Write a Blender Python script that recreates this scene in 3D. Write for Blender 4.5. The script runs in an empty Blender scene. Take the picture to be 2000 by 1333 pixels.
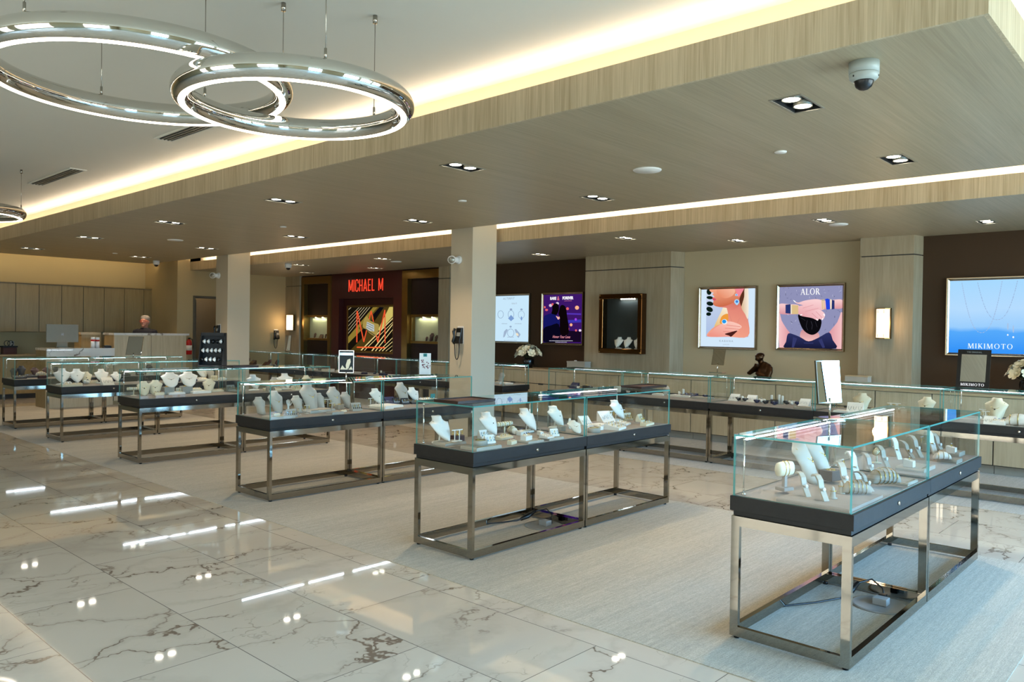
K_SKY, K_COVE, K_COVE2, K_COVE3, K_SPOT, K_SPOT2, K_SCONCE = 32, 3.2, 7, 2.7, 110, 44, 4
import bpy, math, random
from mathutils import Vector, Matrix, Euler
random.seed(7)
PI = math.pi
SC = bpy.context.scene
COL = SC.collection
# ------------------------------------------------------------------ camera
F_PX, YAW, PITCH, ROLL, EYE = 1525.0, math.radians(42.45), math.radians(-.68), math.radians(.85), 1.5
_fh = Vector((math.cos(YAW), math.sin(YAW), 0)); _rt = Vector((math.sin(YAW), -math.cos(YAW), 0)); _z = Vector((0, 0, 1))
_F = _fh*math.cos(PITCH) + _z*math.sin(PITCH); _U = -_fh*math.sin(PITCH) + _z*math.cos(PITCH)
_R = _rt*math.cos(ROLL) + _U*math.sin(ROLL); _U2 = -_rt*math.sin(ROLL) + _U*math.cos(ROLL)
CAM = Vector((0, 0, EYE))
def _ray(u, v): return _F*F_PX + _R*(u-1000) - _U2*(v-666.5)
def at_z(u, v, z):
    d = _ray(u, v); return CAM + d*((z-EYE)/d.z)
def at_x(u, v, x):
    d = _ray(u, v); return CAM + d*(x/d.x)
def at_y(u, v, y):
    d = _ray(u, v); return CAM + d*(y/d.y)
def px_of(p):
    q = Vector(p)-CAM; d = q.dot(_F)
    return 1000+F_PX*q.dot(_R)/d, 666.5-F_PX*q.dot(_U2)/d
cd = bpy.data.cameras.new('camera'); cam = bpy.data.objects.new('camera', cd); COL.objects.link(cam)
cd.sensor_width = 36; cd.lens = F_PX/2000*36; cd.clip_start = .05; cd.clip_end = 100
m = Matrix((( _R.x, _U2.x, -_F.x, CAM.x), (_R.y, _U2.y, -_F.y, CAM.y), (_R.z, _U2.z, -_F.z, CAM.z), (0, 0, 0, 1)))
cam.matrix_world = m; SC.camera = cam
SC.view_settings.view_transform = 'Standard'; SC.view_settings.look = 'None'
SC.view_settings.gamma = 1; SC.view_settings.use_curve_mapping = False; SC.view_settings.exposure = 0.12
cy = SC.cycles
cy.use_adaptive_sampling = True; cy.adaptive_threshold = .03
cy.use_denoising = True; cy.max_bounces = 6; cy.diffuse_bounces = 3; cy.glossy_bounces = 3; cy.transmission_bounces = 2
cy.transparent_max_bounces = 32; cy.sample_clamp_indirect = 4; cy.sample_clamp_direct = 0; cy.caustics_reflective = False; cy.caustics_refractive = False
cy.blur_glossy = .5
try: cy.use_light_tree = True
except Exception: pass
# ------------------------------------------------------------------ materials
def lin(h):
    if isinstance(h, str):
        h = h.lstrip('#'); r = [int(h[i:i+2], 16)/255 for i in (0, 2, 4)]
    else: r = [x/255 for x in h]
    return tuple((x/12.92 if x <= .04045 else ((x+.055)/1.055)**2.4) for x in r) + (1,)
class NT:
    def __init__(s, name):
        s.m = bpy.data.materials.new(name); s.m.use_nodes = True; s.t = s.m.node_tree; s.n = s.t.nodes; s.l = s.t.links
        s.n.clear(); s.out = s.n.new('ShaderNodeOutputMaterial')
    def add(s, typ, **kw):
        x = s.n.new(typ)
        for k, v in kw.items():
            if k.startswith('i_'):
                key = k[2:].replace('_', ' '); x.inputs[key].default_value = v
            else: setattr(x, k, v)
        return x
    def link(s, a, b): s.l.new(a, b)
    def surf(s, sock): s.l.new(sock, s.out.inputs['Surface']); return s.m
    def math(s, op, a, b=None, c=None):
        x = s.n.new('ShaderNodeMath'); x.operation = op
        for i, v in enumerate((a, b, c)):
            if v is None: continue
            if isinstance(v, (int, float)): x.inputs[i].default_value = v
            else: s.l.new(v, x.inputs[i])
        return x.outputs[0]
    def mix(s, fac, a, b, blend='MIX'):
        x = s.n.new('ShaderNodeMix'); x.data_type = 'RGBA'; x.blend_type = blend
        for sock, v in ((x.inputs[0], fac), (x.inputs[6], a), (x.inputs[7], b)):
            if isinstance(v, (int, float)): sock.default_value = v
            elif isinstance(v, tuple): sock.default_value = v
            else: s.l.new(v, sock)
        return x.outputs[2]
    def pos(s): return s.add('ShaderNodeNewGeometry').outputs['Position']
    def sep(s, v):
        x = s.add('ShaderNodeSeparateXYZ'); s.l.new(v, x.inputs[0]); return x.outputs
    def comb(s, x, y, z):
        c = s.add('ShaderNodeCombineXYZ')
        for i, v in enumerate((x, y, z)):
            if isinstance(v, (int, float)): c.inputs[i].default_value = v
            else: s.l.new(v, c.inputs[i])
        return c.outputs[0]
    def vmul(s, v, xyz, off=(0, 0, 0)):
        x = s.add('ShaderNodeMapping'); s.l.new(v, x.inputs[0]); x.inputs['Scale'].default_value = xyz; x.inputs['Location'].default_value = off; return x.outputs[0]
    def noise(s, v, scale=5, detail=3, rough=.5, dist=0):
        x = s.add('ShaderNodeTexNoise', i_Scale=scale, i_Detail=detail, i_Roughness=rough, i_Distortion=dist)
        if v is not None: s.l.new(v, x.inputs['Vector'])
        return x.outputs[0]
    def ramp(s, f, stops):
        x = s.add('ShaderNodeValToRGB'); e = x.color_ramp.elements
        e[0].position, e[0].color = stops[0]; e[1].position, e[1].color = stops[1]
        for p, c in stops[2:]:
            q = e.new(p); q.color = c
        s.l.new(f, x.inputs[0]); return x.outputs[0]
    def bsdf(s, col, rough=.5, metal=0, spec=.5, bump=None, bs=.1, bd=.01, emit=None, es=0, coat=0, sheen=0):
        p = s.add('ShaderNodeBsdfPrincipled')
        for sock, v in (('Base Color', col), ('Roughness', rough), ('Metallic', metal), ('Specular IOR Level', spec), ('Coat Weight', coat), ('Sheen Weight', sheen)):
            if isinstance(v, (int, float, tuple)): p.inputs[sock].default_value = v
            else: s.l.new(v, p.inputs[sock])
        if emit is not None: p.inputs['Emission Color'].default_value = emit; p.inputs['Emission Strength'].default_value = es
        if bump is not None:
            b = s.add('ShaderNodeBump'); b.inputs['Strength'].default_value = bs; b.inputs['Distance'].default_value = bd
            s.l.new(bump, b.inputs['Height']); s.l.new(b.outputs[0], p.inputs['Normal'])
        return s.surf(p.outputs[0])
M = {}
def plain(name, col, rough=.5, metal=0, spec=.5, var=.06, vs=14, coat=0):
    t = NT(name); c = lin(col); n = t.noise(t.pos(), vs, 2)
    k = tuple(x*(1-var) for x in c[:3]) + (1,); k2 = tuple(min(1, x*(1+var)) for x in c[:3]) + (1,)
    M[name] = t.bsdf(t.mix(n, k, k2), rough, metal, spec, coat=coat); return M[name]
def grad(name, c0, c1, ang, s=.92):
    t = NT(name); g = t.sep(t.add('ShaderNodeTexCoord').outputs['Generated']); f = t.math('ADD', t.math('MULTIPLY', t.math('SUBTRACT', g[0], .5), math.cos(ang)), t.math('MULTIPLY', t.math('SUBTRACT', g[2], .5), math.sin(ang)))
    e = t.add('ShaderNodeEmission'); t.link(t.mix(t.math('ADD', f, .5), lin(c0), lin(c1)), e.inputs[0]); e.inputs[1].default_value = s; M[name] = t.surf(e.outputs[0]); return M[name]
def glow(name, col, s=1.0):
    t = NT(name); e = t.add('ShaderNodeEmission'); e.inputs[0].default_value = lin(col); e.inputs[1].default_value = s
    M[name] = t.surf(e.outputs[0]); return M[name]
# marble tiles
def marble(name, tiled):
    t = NT(name); p = t.pos(); sx, sy, sz = t.sep(p)
    if tiled:
        r = t.math('DIVIDE', t.math('SUBTRACT', sx, 1.235-60), .6); ri = t.math('FLOOR', r); rf = t.math('FRACT', r)
        par = t.math('MODULO', ri, 2)
        c = t.math('DIVIDE', t.math('SUBTRACT', t.math('ADD', sy, 120.2), t.math('MULTIPLY', par, .6)), 1.2); ci = t.math('FLOOR', c); cf = t.math('FRACT', c)
        gx = t.math('MINIMUM', rf, t.math('SUBTRACT', 1, rf)); gy = t.math('MINIMUM', cf, t.math('SUBTRACT', 1, cf))
        g = t.math('MINIMUM', t.math('MULTIPLY', gx, .6), t.math('MULTIPLY', gy, 1.2)); grout = t.math('LESS_THAN', g, .0022)
        wn = t.add('ShaderNodeTexWhiteNoise'); wn.noise_dimensions = '3D'; t.link(t.comb(ri, ci, 0), wn.inputs['Vector'])
        off = t.add('ShaderNodeVectorMath', operation='SCALE'); t.link(wn.outputs['Color'], off.inputs[0]); off.inputs['Scale'].default_value = 37
        ad = t.add('ShaderNodeVectorMath', operation='ADD'); t.link(p, ad.inputs[0]); t.link(off.outputs[0], ad.inputs[1]); v = ad.outputs[0]; tone = wn.outputs['Value']
    else: v = p; grout = None; tone = t.noise(p, .7)
    nz = t.add('ShaderNodeTexNoise', i_Scale=1.6, i_Detail=5.0, i_Roughness=.62); t.link(v, nz.inputs['Vector'])
    wv = t.add('ShaderNodeVectorMath', operation='SUBTRACT'); t.link(nz.outputs['Color'], wv.inputs[0]); wv.inputs[1].default_value = (.5, .5, .5)
    ws = t.add('ShaderNodeVectorMath', operation='SCALE'); t.link(wv.outputs[0], ws.inputs[0]); ws.inputs['Scale'].default_value = .75
    wa = t.add('ShaderNodeVectorMath', operation='ADD'); t.link(v, wa.inputs[0]); t.link(ws.outputs[0], wa.inputs[1])
    mp = t.add('ShaderNodeMapping'); t.link(wa.outputs[0], mp.inputs[0]); mp.inputs['Rotation'].default_value = (0, 0, .55); mp.inputs['Scale'].default_value = (.75, 1.9, 1)
    def vein(scale, thr, dist, det=5):
        vo = t.add('ShaderNodeTexVoronoi', feature='DISTANCE_TO_EDGE', i_Scale=scale); t.link(mp.outputs[0], vo.inputs['Vector'])
        return t.math('SUBTRACT', 1, t.math('MINIMUM', 1, t.math('DIVIDE', vo.outputs['Distance'], thr)))
    m1 = t.math('MULTIPLY', vein(1.15, .016, .9), t.math('MULTIPLY', t.math('MAXIMUM', t.math('SUBTRACT', t.noise(v, 1.4, 3), .40), 0), 5.5))
    m2 = t.math('MULTIPLY', vein(3.0, .022, 1.3), t.math('MULTIPLY', t.math('MAXIMUM', t.math('SUBTRACT', t.noise(t.vmul(v, (1, 1, 1), (5, 3, 0)), 2.1, 3), .50), 0), 3.4))
    m3 = t.math('MULTIPLY', vein(1.15, .09, .9), t.math('MULTIPLY', t.noise(v, 2.5, 3), .25))
    vm = t.math('MAXIMUM', t.math('MAXIMUM', t.math('MAXIMUM', m1, m2), m3), 0)
    base = t.mix(t.noise(v, 1.3, 4), lin('#c9bfae'), lin('#d9d0c0')) if tiled else t.mix(t.noise(v, 1.3, 4), lin('#ded6c8'), lin('#ece6dc'))
    base = t.mix(t.math('MULTIPLY', tone, .25), base, lin('#b3a896'))
    col = t.mix(t.math('MINIMUM', vm, .85), base, lin('#6b5747'))
    if grout is not None: col = t.mix(grout, col, lin('#77706a'))
    bump = t.noise(p, 2.2, 1)
    M[name] = t.bsdf(col, .035, 0, .62, bump=bump, bs=.03, bd=.01); return M[name]
marble('marble_tile', True); marble('marble_slab', False)
def carpet():
    t = NT('carpet'); p = t.pos()
    s1 = t.noise(t.vmul(p, (1.6, 42, 1)), 1, 4, .6); s2 = t.noise(t.vmul(p, (14, 160, 1)), 1, 3); s3 = t.noise(p, 260, 2); s4 = t.noise(t.vmul(p, (.5, 5, 1)), 1, 3); s5 = t.noise(p, 120, 3, .7)
    f = t.math('ADD', t.math('ADD', t.math('MULTIPLY', s1, .20), t.math('MULTIPLY', s2, .24)), t.math('ADD', t.math('MULTIPLY', s3, .3), t.math('ADD', t.math('MULTIPLY', s4, .12), t.math('MULTIPLY', s5, .34))))
    col = t.ramp(f, [(.40, lin('#7f796a')), (.80, lin('#d2cab4')), (.60, lin('#aca490'))])
    M['carpet'] = t.bsdf(col, .95, 0, .1, bump=s3, bs=.5, bd=.004, sheen=.2)
carpet()
def wood(name, c0, c1, along, rough=.45, k=55, var=1):
    t = NT(name); p = t.pos()
    sc = {'x': (1.2, k, k), 'y': (k, 1.2, k), 'z': (k, k, 1.2)}[along]
    n1 = t.noise(t.vmul(p, sc), 1, 4, .6, .3); n2 = t.noise(t.vmul(p, tuple(x*3.1 for x in sc)), 1, 2); n3 = t.noise(t.vmul(p, tuple(x*.12 for x in sc)), 1, 2)
    f = t.math('ADD', t.math('MULTIPLY', n1, .5), t.math('ADD', t.math('MULTIPLY', n2, .25), t.math('MULTIPLY', n3, .25)))
    M[name] = t.bsdf(t.ramp(f, [(.36, lin(c0)), (.64, lin(c1))]), rough, 0, .35, bump=n2, bs=.12, bd=.002); return M[name]
wood('veneer_soffit', '#978b71', '#aca085', 'x', .42, 60)
wood('veneer_fascia', '#a39273', '#ccbd9e', 'z', .5, 50)
wood('wood_panel', '#93866b', '#a99c82', 'z', .42, 16)
wood('wood_cabinet', '#8d774f', '#9f8a60', 'z', .4, 20)
wood('wood_base_cabinet', '#b3a080', '#c9b896', 'z', .4, 24)
wood('wood_counter', '#b09a74', '#bfa985', 'y', .3, 22)
wood('wood_dark', '#2b1d18', '#3b2a22', 'y', .35, 20)
plain('ceiling_paint', '#dedacd', .8, 0, .2, .02, 2)
plain('cove_paint', '#e4d3b0', .75, 0, .2, .02, 2)
plain('wall_cream', '#b8ab8c', .75, 0, .2, .03, 2)
plain('wall_tan', '#b3a179', .75, 0, .2, .03, 2)
plain('wall_brown', '#41301f', .7, 0, .25, .05, 3)
plain('column_paint', '#c5bba4', .7, 0, .2, .02, 2)
plain('door_grey', '#575141', .6); plain('monitor_metal', '#77705f', .45, .3); plain('dark_void', '#1d1710', .8); plain('corridor_paint', '#4d4433', .8)
plain('black_plastic', '#0c0c0d', .3, 0, .5); plain('black_matte', '#141312', .6); plain('white_plastic', '#e8e6e0', .35)
plain('grey_plastic', '#8f918e', .45); plain('camera_grey', '#a8b0aa', .4)
plain('white_leather', '#efeadd', .5, 0, .4, .03, 30); plain('cream_leather', '#e0d4b4', .5, 0, .4, .03, 30); plain('grey_leather', '#b3ab9b', .5, 0, .4, .03, 30)
plain('taupe_suede', '#9c938a', .85, 0, .15, .05, 60); plain('linen_grey', '#a8a192', .7); plain('navy_suede', '#1c1f45', .7); plain('brown_suede', '#4a2a24', .7)
plain('charcoal_suede', '#2c2b2e', .7); plain('pink_suede', '#8a5b58', .7); plain('dark_box', '#3a3733', .55)
plain('gold', '#d9b35a', .18, 1); plain('silver', '#cfd2d4', .14, 1); plain('brass', '#8a6c3c', .32, 1, var=.1, vs=5); plain('champagne_metal', '#a3937a', .25, 1)
plain('chrome', '#d6d3cc', .05, 1, var=.01); plain('nickel', '#a19b90', .06, 1, var=.04, vs=3); plain('bronze_frame', '#6b4a2a', .1, 1)
plain('gem_blue', '#1a3f9a', .08, 0, .9); plain('gem_teal', '#2b97a5', .08, 0, .9); plain('gem_dark', '#101014', .08, 0, .9); plain('gem_red', '#9a1a22', .08, 0, .9); plain('gem_white', '#e8f4ff', .03, 0, 1)
plain('pearl', '#f0e9dc', .15, 0, .7)
plain('bronze', '#3a2410', .28, .85, var=.35, vs=22); plain('maroon', '#3b0e0b', .45, 0, .4, .08, 3); plain('maroon_dark', '#1f0807', .5, 0, .3)
plain('red_paint', '#b3120f', .35); plain('skin', '#b27a62', .55, 0, .4, .08, 20); plain('hair_grey', '#8d8478', .8); plain('navy_cloth', '#14141c', .85); plain('trouser', '#22222a', .85)
plain('petal', '#f0e6c4', .55, 0, .3, .07, 40); plain('leaf', '#1c2a12', .55, 0, .3, .25, 30); plain('vase_black', '#0f0d0c', .25)
plain('aluminium', '#9a9789', .35, .6); plain('paper', '#e9e6dc', .8); plain('marking', '#1a1a1a', .6)
plain('niche_lining', '#cdd0ae', .6); plain('niche_dark', '#2e3434', .6, 0, .2, .2, 8); plain('teal_paint', '#1f7f7c', .5)
t = NT('slab_leather'); p = t.pos(); n = t.noise(p, 9, 4, .6, 1.2); n2 = t.noise(t.vmul(p, (3, 3, 20)), 6, 3)
M['slab_leather'] = t.bsdf(t.mix(n, lin('#1d1b1a'), lin('#2f2d2b')), .5, 0, .3, bump=n2, bs=.15, bd=.002)
# glazing: mirror-like sheen rising at grazing angles over clear transparency
def glass(name, tint, base=.022, edge=False):
    t = NT(name); lw = t.add('ShaderNodeLayerWeight'); lw.inputs[0].default_value = .5
    f = t.math('ADD', base, t.math('MULTIPLY', t.math('POWER', lw.outputs['Facing'], 5), 1-base))
    tr = t.add('ShaderNodeBsdfTransparent'); tr.inputs[0].default_value = tint
    gl = t.add('ShaderNodeBsdfGlossy'); gl.inputs['Roughness'].default_value = .0; gl.inputs[0].default_value = (1, 1, 1, 1)
    mx = t.add('ShaderNodeMixShader'); t.link(f, mx.inputs[0]); t.link(tr.outputs[0], mx.inputs[1]); t.link(gl.outputs[0], mx.inputs[2])
    M[name] = t.surf(mx.outputs[0]); return M[name]
glass('glass', (.985, .995, .99, 1)); glass('window_glass', (.97, .99, .99, 1))
t = NT('glass_edge'); a = t.add('ShaderNodeBsdfPrincipled'); a.inputs['Base Color'].default_value = lin('#5fb5b0'); a.inputs['Roughness'].default_value = .15
tr = t.add('ShaderNodeBsdfTransparent'); tr.inputs[0].default_value = lin('#7fc4bd'); tl = t.add('ShaderNodeBsdfTranslucent'); tl.inputs[0].default_value = lin('#8fd6d0')
m1 = t.add('ShaderNodeMixShader'); m1.inputs[0].default_value = .35; t.link(a.outputs[0], m1.inputs[1]); t.link(tl.outputs[0], m1.inputs[2])
m2 = t.add('ShaderNodeMixShader'); m2.inputs[0].default_value = .3; t.link(m1.outputs[0], m2.inputs[1]); t.link(tr.outputs[0], m2.inputs[2]); M['glass_edge'] = t.surf(m2.outputs[0])
plain('mirror', '#dfe2e0', .0, 1, var=0)
glow('led_white', '#e6f2ff', 24); glow('cove_led', '#ffd9a0', 14); glow('lamp_white', '#fff4e2', 30); glow('lamp_dim', '#ffedd2', 3); glow('ring_led', '#ffeed8', 12); glow('sconce_glow', '#ffe7bd', 3.2)
glow('sign_red', '#ff4a30', 1.0); glow('text_white', '#f4f7fb', 1.0); glow('spark', '#ffffff', 3)
# ------------------------------------------------------------------ mesh builder
class MB:
    def __init__(s): s.v = []; s.f = []; s.mi = []; s.sm = []
    def _add(s, vs, fs, mi=0, sm=False):
        o = len(s.v); s.v += [tuple(x) for x in vs]
        for f in fs: s.f.append(tuple(i+o for i in f)); s.mi.append(mi); s.sm.append(sm)
        return s
    def box(s, a, b, mi=0):
        x0, y0, z0 = a; x1, y1, z1 = b
        vs = [(x0, y0, z0), (x1, y0, z0), (x1, y1, z0), (x0, y1, z0), (x0, y0, z1), (x1, y0, z1), (x1, y1, z1), (x0, y1, z1)]
        return s._add(vs, [(0, 3, 2, 1), (4, 5, 6, 7), (0, 1, 5, 4), (1, 2, 6, 5), (2, 3, 7, 6), (3, 0, 4, 7)], mi)
    def loft(s, rings, mi=0, sm=True, cap=True, closed=False):
        n = len(rings[0]); vs = [v for r in rings for v in r]; fs = []
        m = len(rings)
        for i in range(m if closed else m-1):
            for j in range(n):
                a = i*n+j; b = i*n+(j+1) % n; c = ((i+1) % m)*n+(j+1) % n; d = ((i+1) % m)*n+j
                fs.append((a, b, c, d))
        if cap and not closed: fs.append(tuple(reversed(range(n)))); fs.append(tuple((m-1)*n+j for j in range(n)))
        return s._add(vs, fs, mi, sm)
    def lathe(s, prof, c=(0, 0, 0), n=20, mi=0, sm=True, cap=True):
        return s.loft([[(c[0]+r*math.cos(2*PI*j/n), c[1]+r*math.sin(2*PI*j/n), c[2]+z) for j in range(n)] for r, z in prof], mi, sm, cap)
    def tube(s, path, r, n=8, mi=0, closed=False, rr=None):
        P = [Vector(p) for p in path]; rings = []; m = len(P); up = None
        for i in range(m):
            if closed: t = P[(i+1) % m]-P[i-1]
            else: t = P[min(i+1, m-1)]-P[max(i-1, 0)]
            t.normalize()
            if up is None:
                up = Vector((0, 0, 1)) if abs(t.z) < .9 else Vector((1, 0, 0))
            sd = t.cross(up)
            if sd.length < 1e-4: sd = t.cross(Vector((1, 0, 0)))
            sd.normalize(); up = sd.cross(t).normalized(); R = rr[i] if rr else r
            rings.append([P[i]+sd*R*math.cos(2*PI*j/n)+up*R*math.sin(2*PI*j/n) for j in range(n)])
        return s.loft(rings, mi, True, True, closed)
    def cyl(s, p0, p1, r0, r1=None, n=16, mi=0):
        return s.tube([p0, p1], r0, n, mi, rr=[r0, r0 if r1 is None else r1])
    def torus(s, c, R, r, ax='z', n=24, k=8, mi=0, a0=0, a1=2*PI, sx=1, sy=1):
        full = abs(a1-a0-2*PI) < 1e-6; pts = []
        for i in range(n + (0 if full else 1)):
            a = a0+(a1-a0)*i/n; u, w = R*math.cos(a)*sx, R*math.sin(a)*sy
            pts.append({'z': (c[0]+u, c[1]+w, c[2]), 'y': (c[0]+u, c[1], c[2]+w), 'x': (c[0], c[1]+u, c[2]+w)}[ax])
        return s.tube(pts, r, k, mi, closed=full)
    def ell(s, c, rx, ry, rz, n=16, m=10, mi=0):
        rings = []
        for i in range(1, m):
            a = -PI/2+PI*i/m; k = math.cos(a); rings.append([(c[0]+rx*k*math.cos(2*PI*j/n), c[1]+ry*k*math.sin(2*PI*j/n), c[2]+rz*math.sin(a)) for j in range(n)])
        return s.loft(rings, mi, True)
    def prism(s, pts, y0, y1, mi=0, ax='y'):
        # polygon in XZ extruded along Y (ax 'y'), or in YZ along X ('x'), or in XY along Z ('z')
        def mk(p, w): return {'y': (p[0], w, p[1]), 'x': (w, p[0], p[1]), 'z': (p[0], p[1], w)}[ax]
        n = len(pts); vs = [mk(p, y0) for p in pts]+[mk(p, y1) for p in pts]
        fs = [tuple(range(n)), tuple(reversed(range(n, 2*n)))]+[(i, (i+1) % n, n+(i+1) % n, n+i) for i in range(n)]
        return s._add(vs, fs, mi)
    def xf(s, mat, i0=0):
        for i in range(i0, len(s.v)): s.v[i] = tuple(mat @ Vector(s.v[i]))
        return s
    def build(s, name, mats, parent=None, loc=None, rz=0, bevel=0, normals=True):
        me = bpy.data.meshes.new(name); me.from_pydata(s.v, [], s.f)
        if isinstance(mats, str): mats = [mats]
        for x in mats: me.materials.append(M[x])
        me.polygons.foreach_set('material_index', s.mi); me.polygons.foreach_set('use_smooth', s.sm)
        if normals:
            import bmesh
            b = bmesh.new(); b.from_mesh(me); bmesh.ops.recalc_face_normals(b, faces=b.faces); b.to_mesh(me); b.free()
        me.update()
        o = bpy.data.objects.new(name, me); COL.objects.link(o)
        if parent is not None: o.parent = parent
        if loc is not None: o.location = loc
        if rz: o.rotation_euler = (0, 0, rz)
        if bevel:
            md = o.modifiers.new('bevel', 'BEVEL'); md.width = bevel; md.segments = 2; md.limit_method = 'ANGLE'; md.angle_limit = .7
        return o
def tag(o, label=None, cat=None, group=None, kind=None):
    if label: o['label'] = label
    if cat: o['category'] = cat
    if group: o['group'] = group
    if kind: o['kind'] = kind
    return o
def thing(name, label, cat, loc=(0, 0, 0), rz=0, group=None):
    o = bpy.data.objects.new(name, None); COL.objects.link(o); o.empty_display_size = .05
    o.location = loc; o.rotation_euler = (0, 0, rz); return tag(o, label, cat, group)
def struct(name, mb, mats, **k): return tag(mb.build(name, mats, **k), kind='structure')
def bx(a, b, mi=0): return MB().box(a, b, mi)
def dup(root, loc, rz, label=None, group=None):
    r = root.copy(); COL.objects.link(r); r.location = loc; r.rotation_euler = (0, 0, rz)
    if label: r['label'] = label
    if group: r['group'] = group
    for ch in list(root.children):
        c = ch.copy(); COL.objects.link(c); c.parent = r
        for g in list(ch.children):
            d = g.copy(); COL.objects.link(d); d.parent = c
    return r
def text(s, size, mat, parent, loc, name='lettering', sx=1, depth=.001, align='CENTER', shear=0, offset=0, space=1):
    cu = bpy.data.curves.new(name, 'FONT'); cu.body = s; cu.size = size; cu.extrude = depth; cu.align_x = align; cu.shear = shear; cu.offset = offset; cu.space_character = space
    tmp = bpy.data.objects.new(name, cu); COL.objects.link(tmp); bpy.context.view_layer.update(); me = bpy.data.meshes.new_from_object(tmp.evaluated_get(bpy.context.evaluated_depsgraph_get())); bpy.data.objects.remove(tmp)
    me.name = name; me.materials.clear(); me.materials.append(M[mat]); me.polygons.foreach_set('material_index', [0]*len(me.polygons))
    o = bpy.data.objects.new(name, me); COL.objects.link(o)
    o.parent = parent; o.location = loc; o.rotation_euler = (PI/2, 0, 0); o.scale = (sx, 1, 1); return o
def grid_plane(xs, ys, z, holes, thick):
    # horizontal plate with rectangular holes, split on the hole lines
    X = sorted(set(xs+[h[0] for h in holes]+[h[2] for h in holes])); Y = sorted(set(ys+[h[1] for h in holes]+[h[3] for h in holes])); b = MB()
    for i in range(len(X)-1):
        for j in range(len(Y)-1):
            cx, cyy = (X[i]+X[i+1])/2, (Y[j]+Y[j+1])/2
            if any(h[0] < cx < h[2] and h[1] < cyy < h[3] for h in holes): continue
            b._add([(X[i], Y[j], z), (X[i+1], Y[j], z), (X[i+1], Y[j+1], z), (X[i], Y[j+1], z)], [(0, 3, 2, 1)])
            b._add([(X[i], Y[j], z+thick), (X[i+1], Y[j], z+thick), (X[i+1], Y[j+1], z+thick), (X[i], Y[j+1], z+thick)], [(0, 1, 2, 3)])
    for h in holes:
        x0, y0, x1, y1 = h; vs = [(x0, y0, z), (x1, y0, z), (x1, y1, z), (x0, y1, z), (x0, y0, z+thick), (x1, y0, z+thick), (x1, y1, z+thick), (x0, y1, z+thick)]
        b._add(vs, [(0, 1, 5, 4), (1, 2, 6, 5), (2, 3, 7, 6), (3, 0, 4, 7)])
    return b
def area(name, loc, sx, sy, power, col, rot=(0, 0, 0), parent=None, portal=False, spread=None):
    l = bpy.data.lights.new(name, 'AREA'); l.shape = 'RECTANGLE'; l.size = sx; l.size_y = sy; l.energy = power; l.color = lin(col)[:3]
    if portal: l.cycles.is_portal = True
    if spread: l.spread = spread
    o = bpy.data.objects.new(name, l); COL.objects.link(o); o.location = loc; o.rotation_euler = rot
    if parent is not None: o.parent = parent
    return o
# ------------------------------------------------------------------ room shell
XW, YN, ZH, ZS, ZR = 10.45, 18.4, 3.27, 2.88, 2.74
XA, XB, YA, YB = 3.80, 7.29, .77, 17.56
X3, YST, XST = 7.85, 16.75, 7.57
WW, WS = -4.0, -3.2
fl = MB(); fl.box((WW, WS, -.1), (3.2, YN, 0)); fl.box((3.2, WS, -.1), (6.15, .68, 0)); fl.box((6.15, WS, -.1), (7.85, YN, 0)); fl.box((3.2, 16.2, -.1), (6.15, YN, 0))
struct('floor', fl, 'marble_tile')
cp = MB(); cp.box((3.2, .68, -.1), (6.15, 16.2, .004)); cp.box((7.85, WS, -.1), (XW, YN, .004))
o = struct('floor', cp, 'carpet'); o.name = 'floor_carpet'
LIGHTS = [(4.57, y) for y in (1.91, 4.77, 7.57, 10.36, 13.2, 16.0)] + [(6.48, y) for y in (1.91, 4.77, 7.57, 10.36, 13.2, 16.0)]
RL = [(8.49, 5.79), (8.42, 3.2), (9.56, 4.76), (8.53, 10.89), (9.72, 12.66), (9.63, 14.95), (8.45, 13.33), (9.5, 8.1), (8.45, 8.3), (8.45, .6), (9.5, 1.9)]
HW, HD = .17, .085   # half size of a twin fixture along x, along y
holes = [(x-HW, y-HD, x+HW, y+HD) for x, y in LIGHTS]
b = grid_plane([XA+.02, XB], [YA+.02, YB], ZS, holes, .02); struct('ceiling', b, 'veneer_soffit').name = 'ceiling_soffit_main'
holesR = [(x-.14, y-.07, x+.14, y+.07) for x, y in RL]
b = grid_plane([X3+.02, XW+.1], [WS, YST+.02], ZR, holesR, .02); struct('ceiling', b, 'veneer_soffit').name = 'ceiling_soffit_rear'
# fascias with a lip hiding the light trough behind
b = MB(); b.box((XA, YA, ZS), (XA+.02, YB, 3.085)); b.box((XA+.02, YA, ZS), (XB, YA+.02, 3.08)); struct('trim_1', b, 'veneer_fascia')
b = MB(); b.box((X3, WS, ZR), (X3+.02, YST, 2.925)); struct('trim_2', b, 'veneer_fascia')
b = MB(); b.box((4.04, YA+.24, ZS+.02), (4.06, YB-.02, ZH)); b.box((4.06, YA+.24, ZS+.02), (XB, YA+.26, ZH)); b.box((XB-.02, YA+.26, ZS+.02), (XB, YB-.02, ZH)); b.box((4.06, YB-.04, ZS+.02), (XB-.02, YB-.02, ZH))
b.box((8.08, WS, ZR+.02), (8.10, YST, ZH)); b.box((X3, YST, ZR), (XW, YST+.02, ZH)); struct('trim_3', b, 'cove_paint')
b = MB(); b.box((WW, WS, ZH), (XW, YN, ZH+.1)); struct('ceiling', b, 'ceiling_paint').name = 'ceiling_high'
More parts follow.
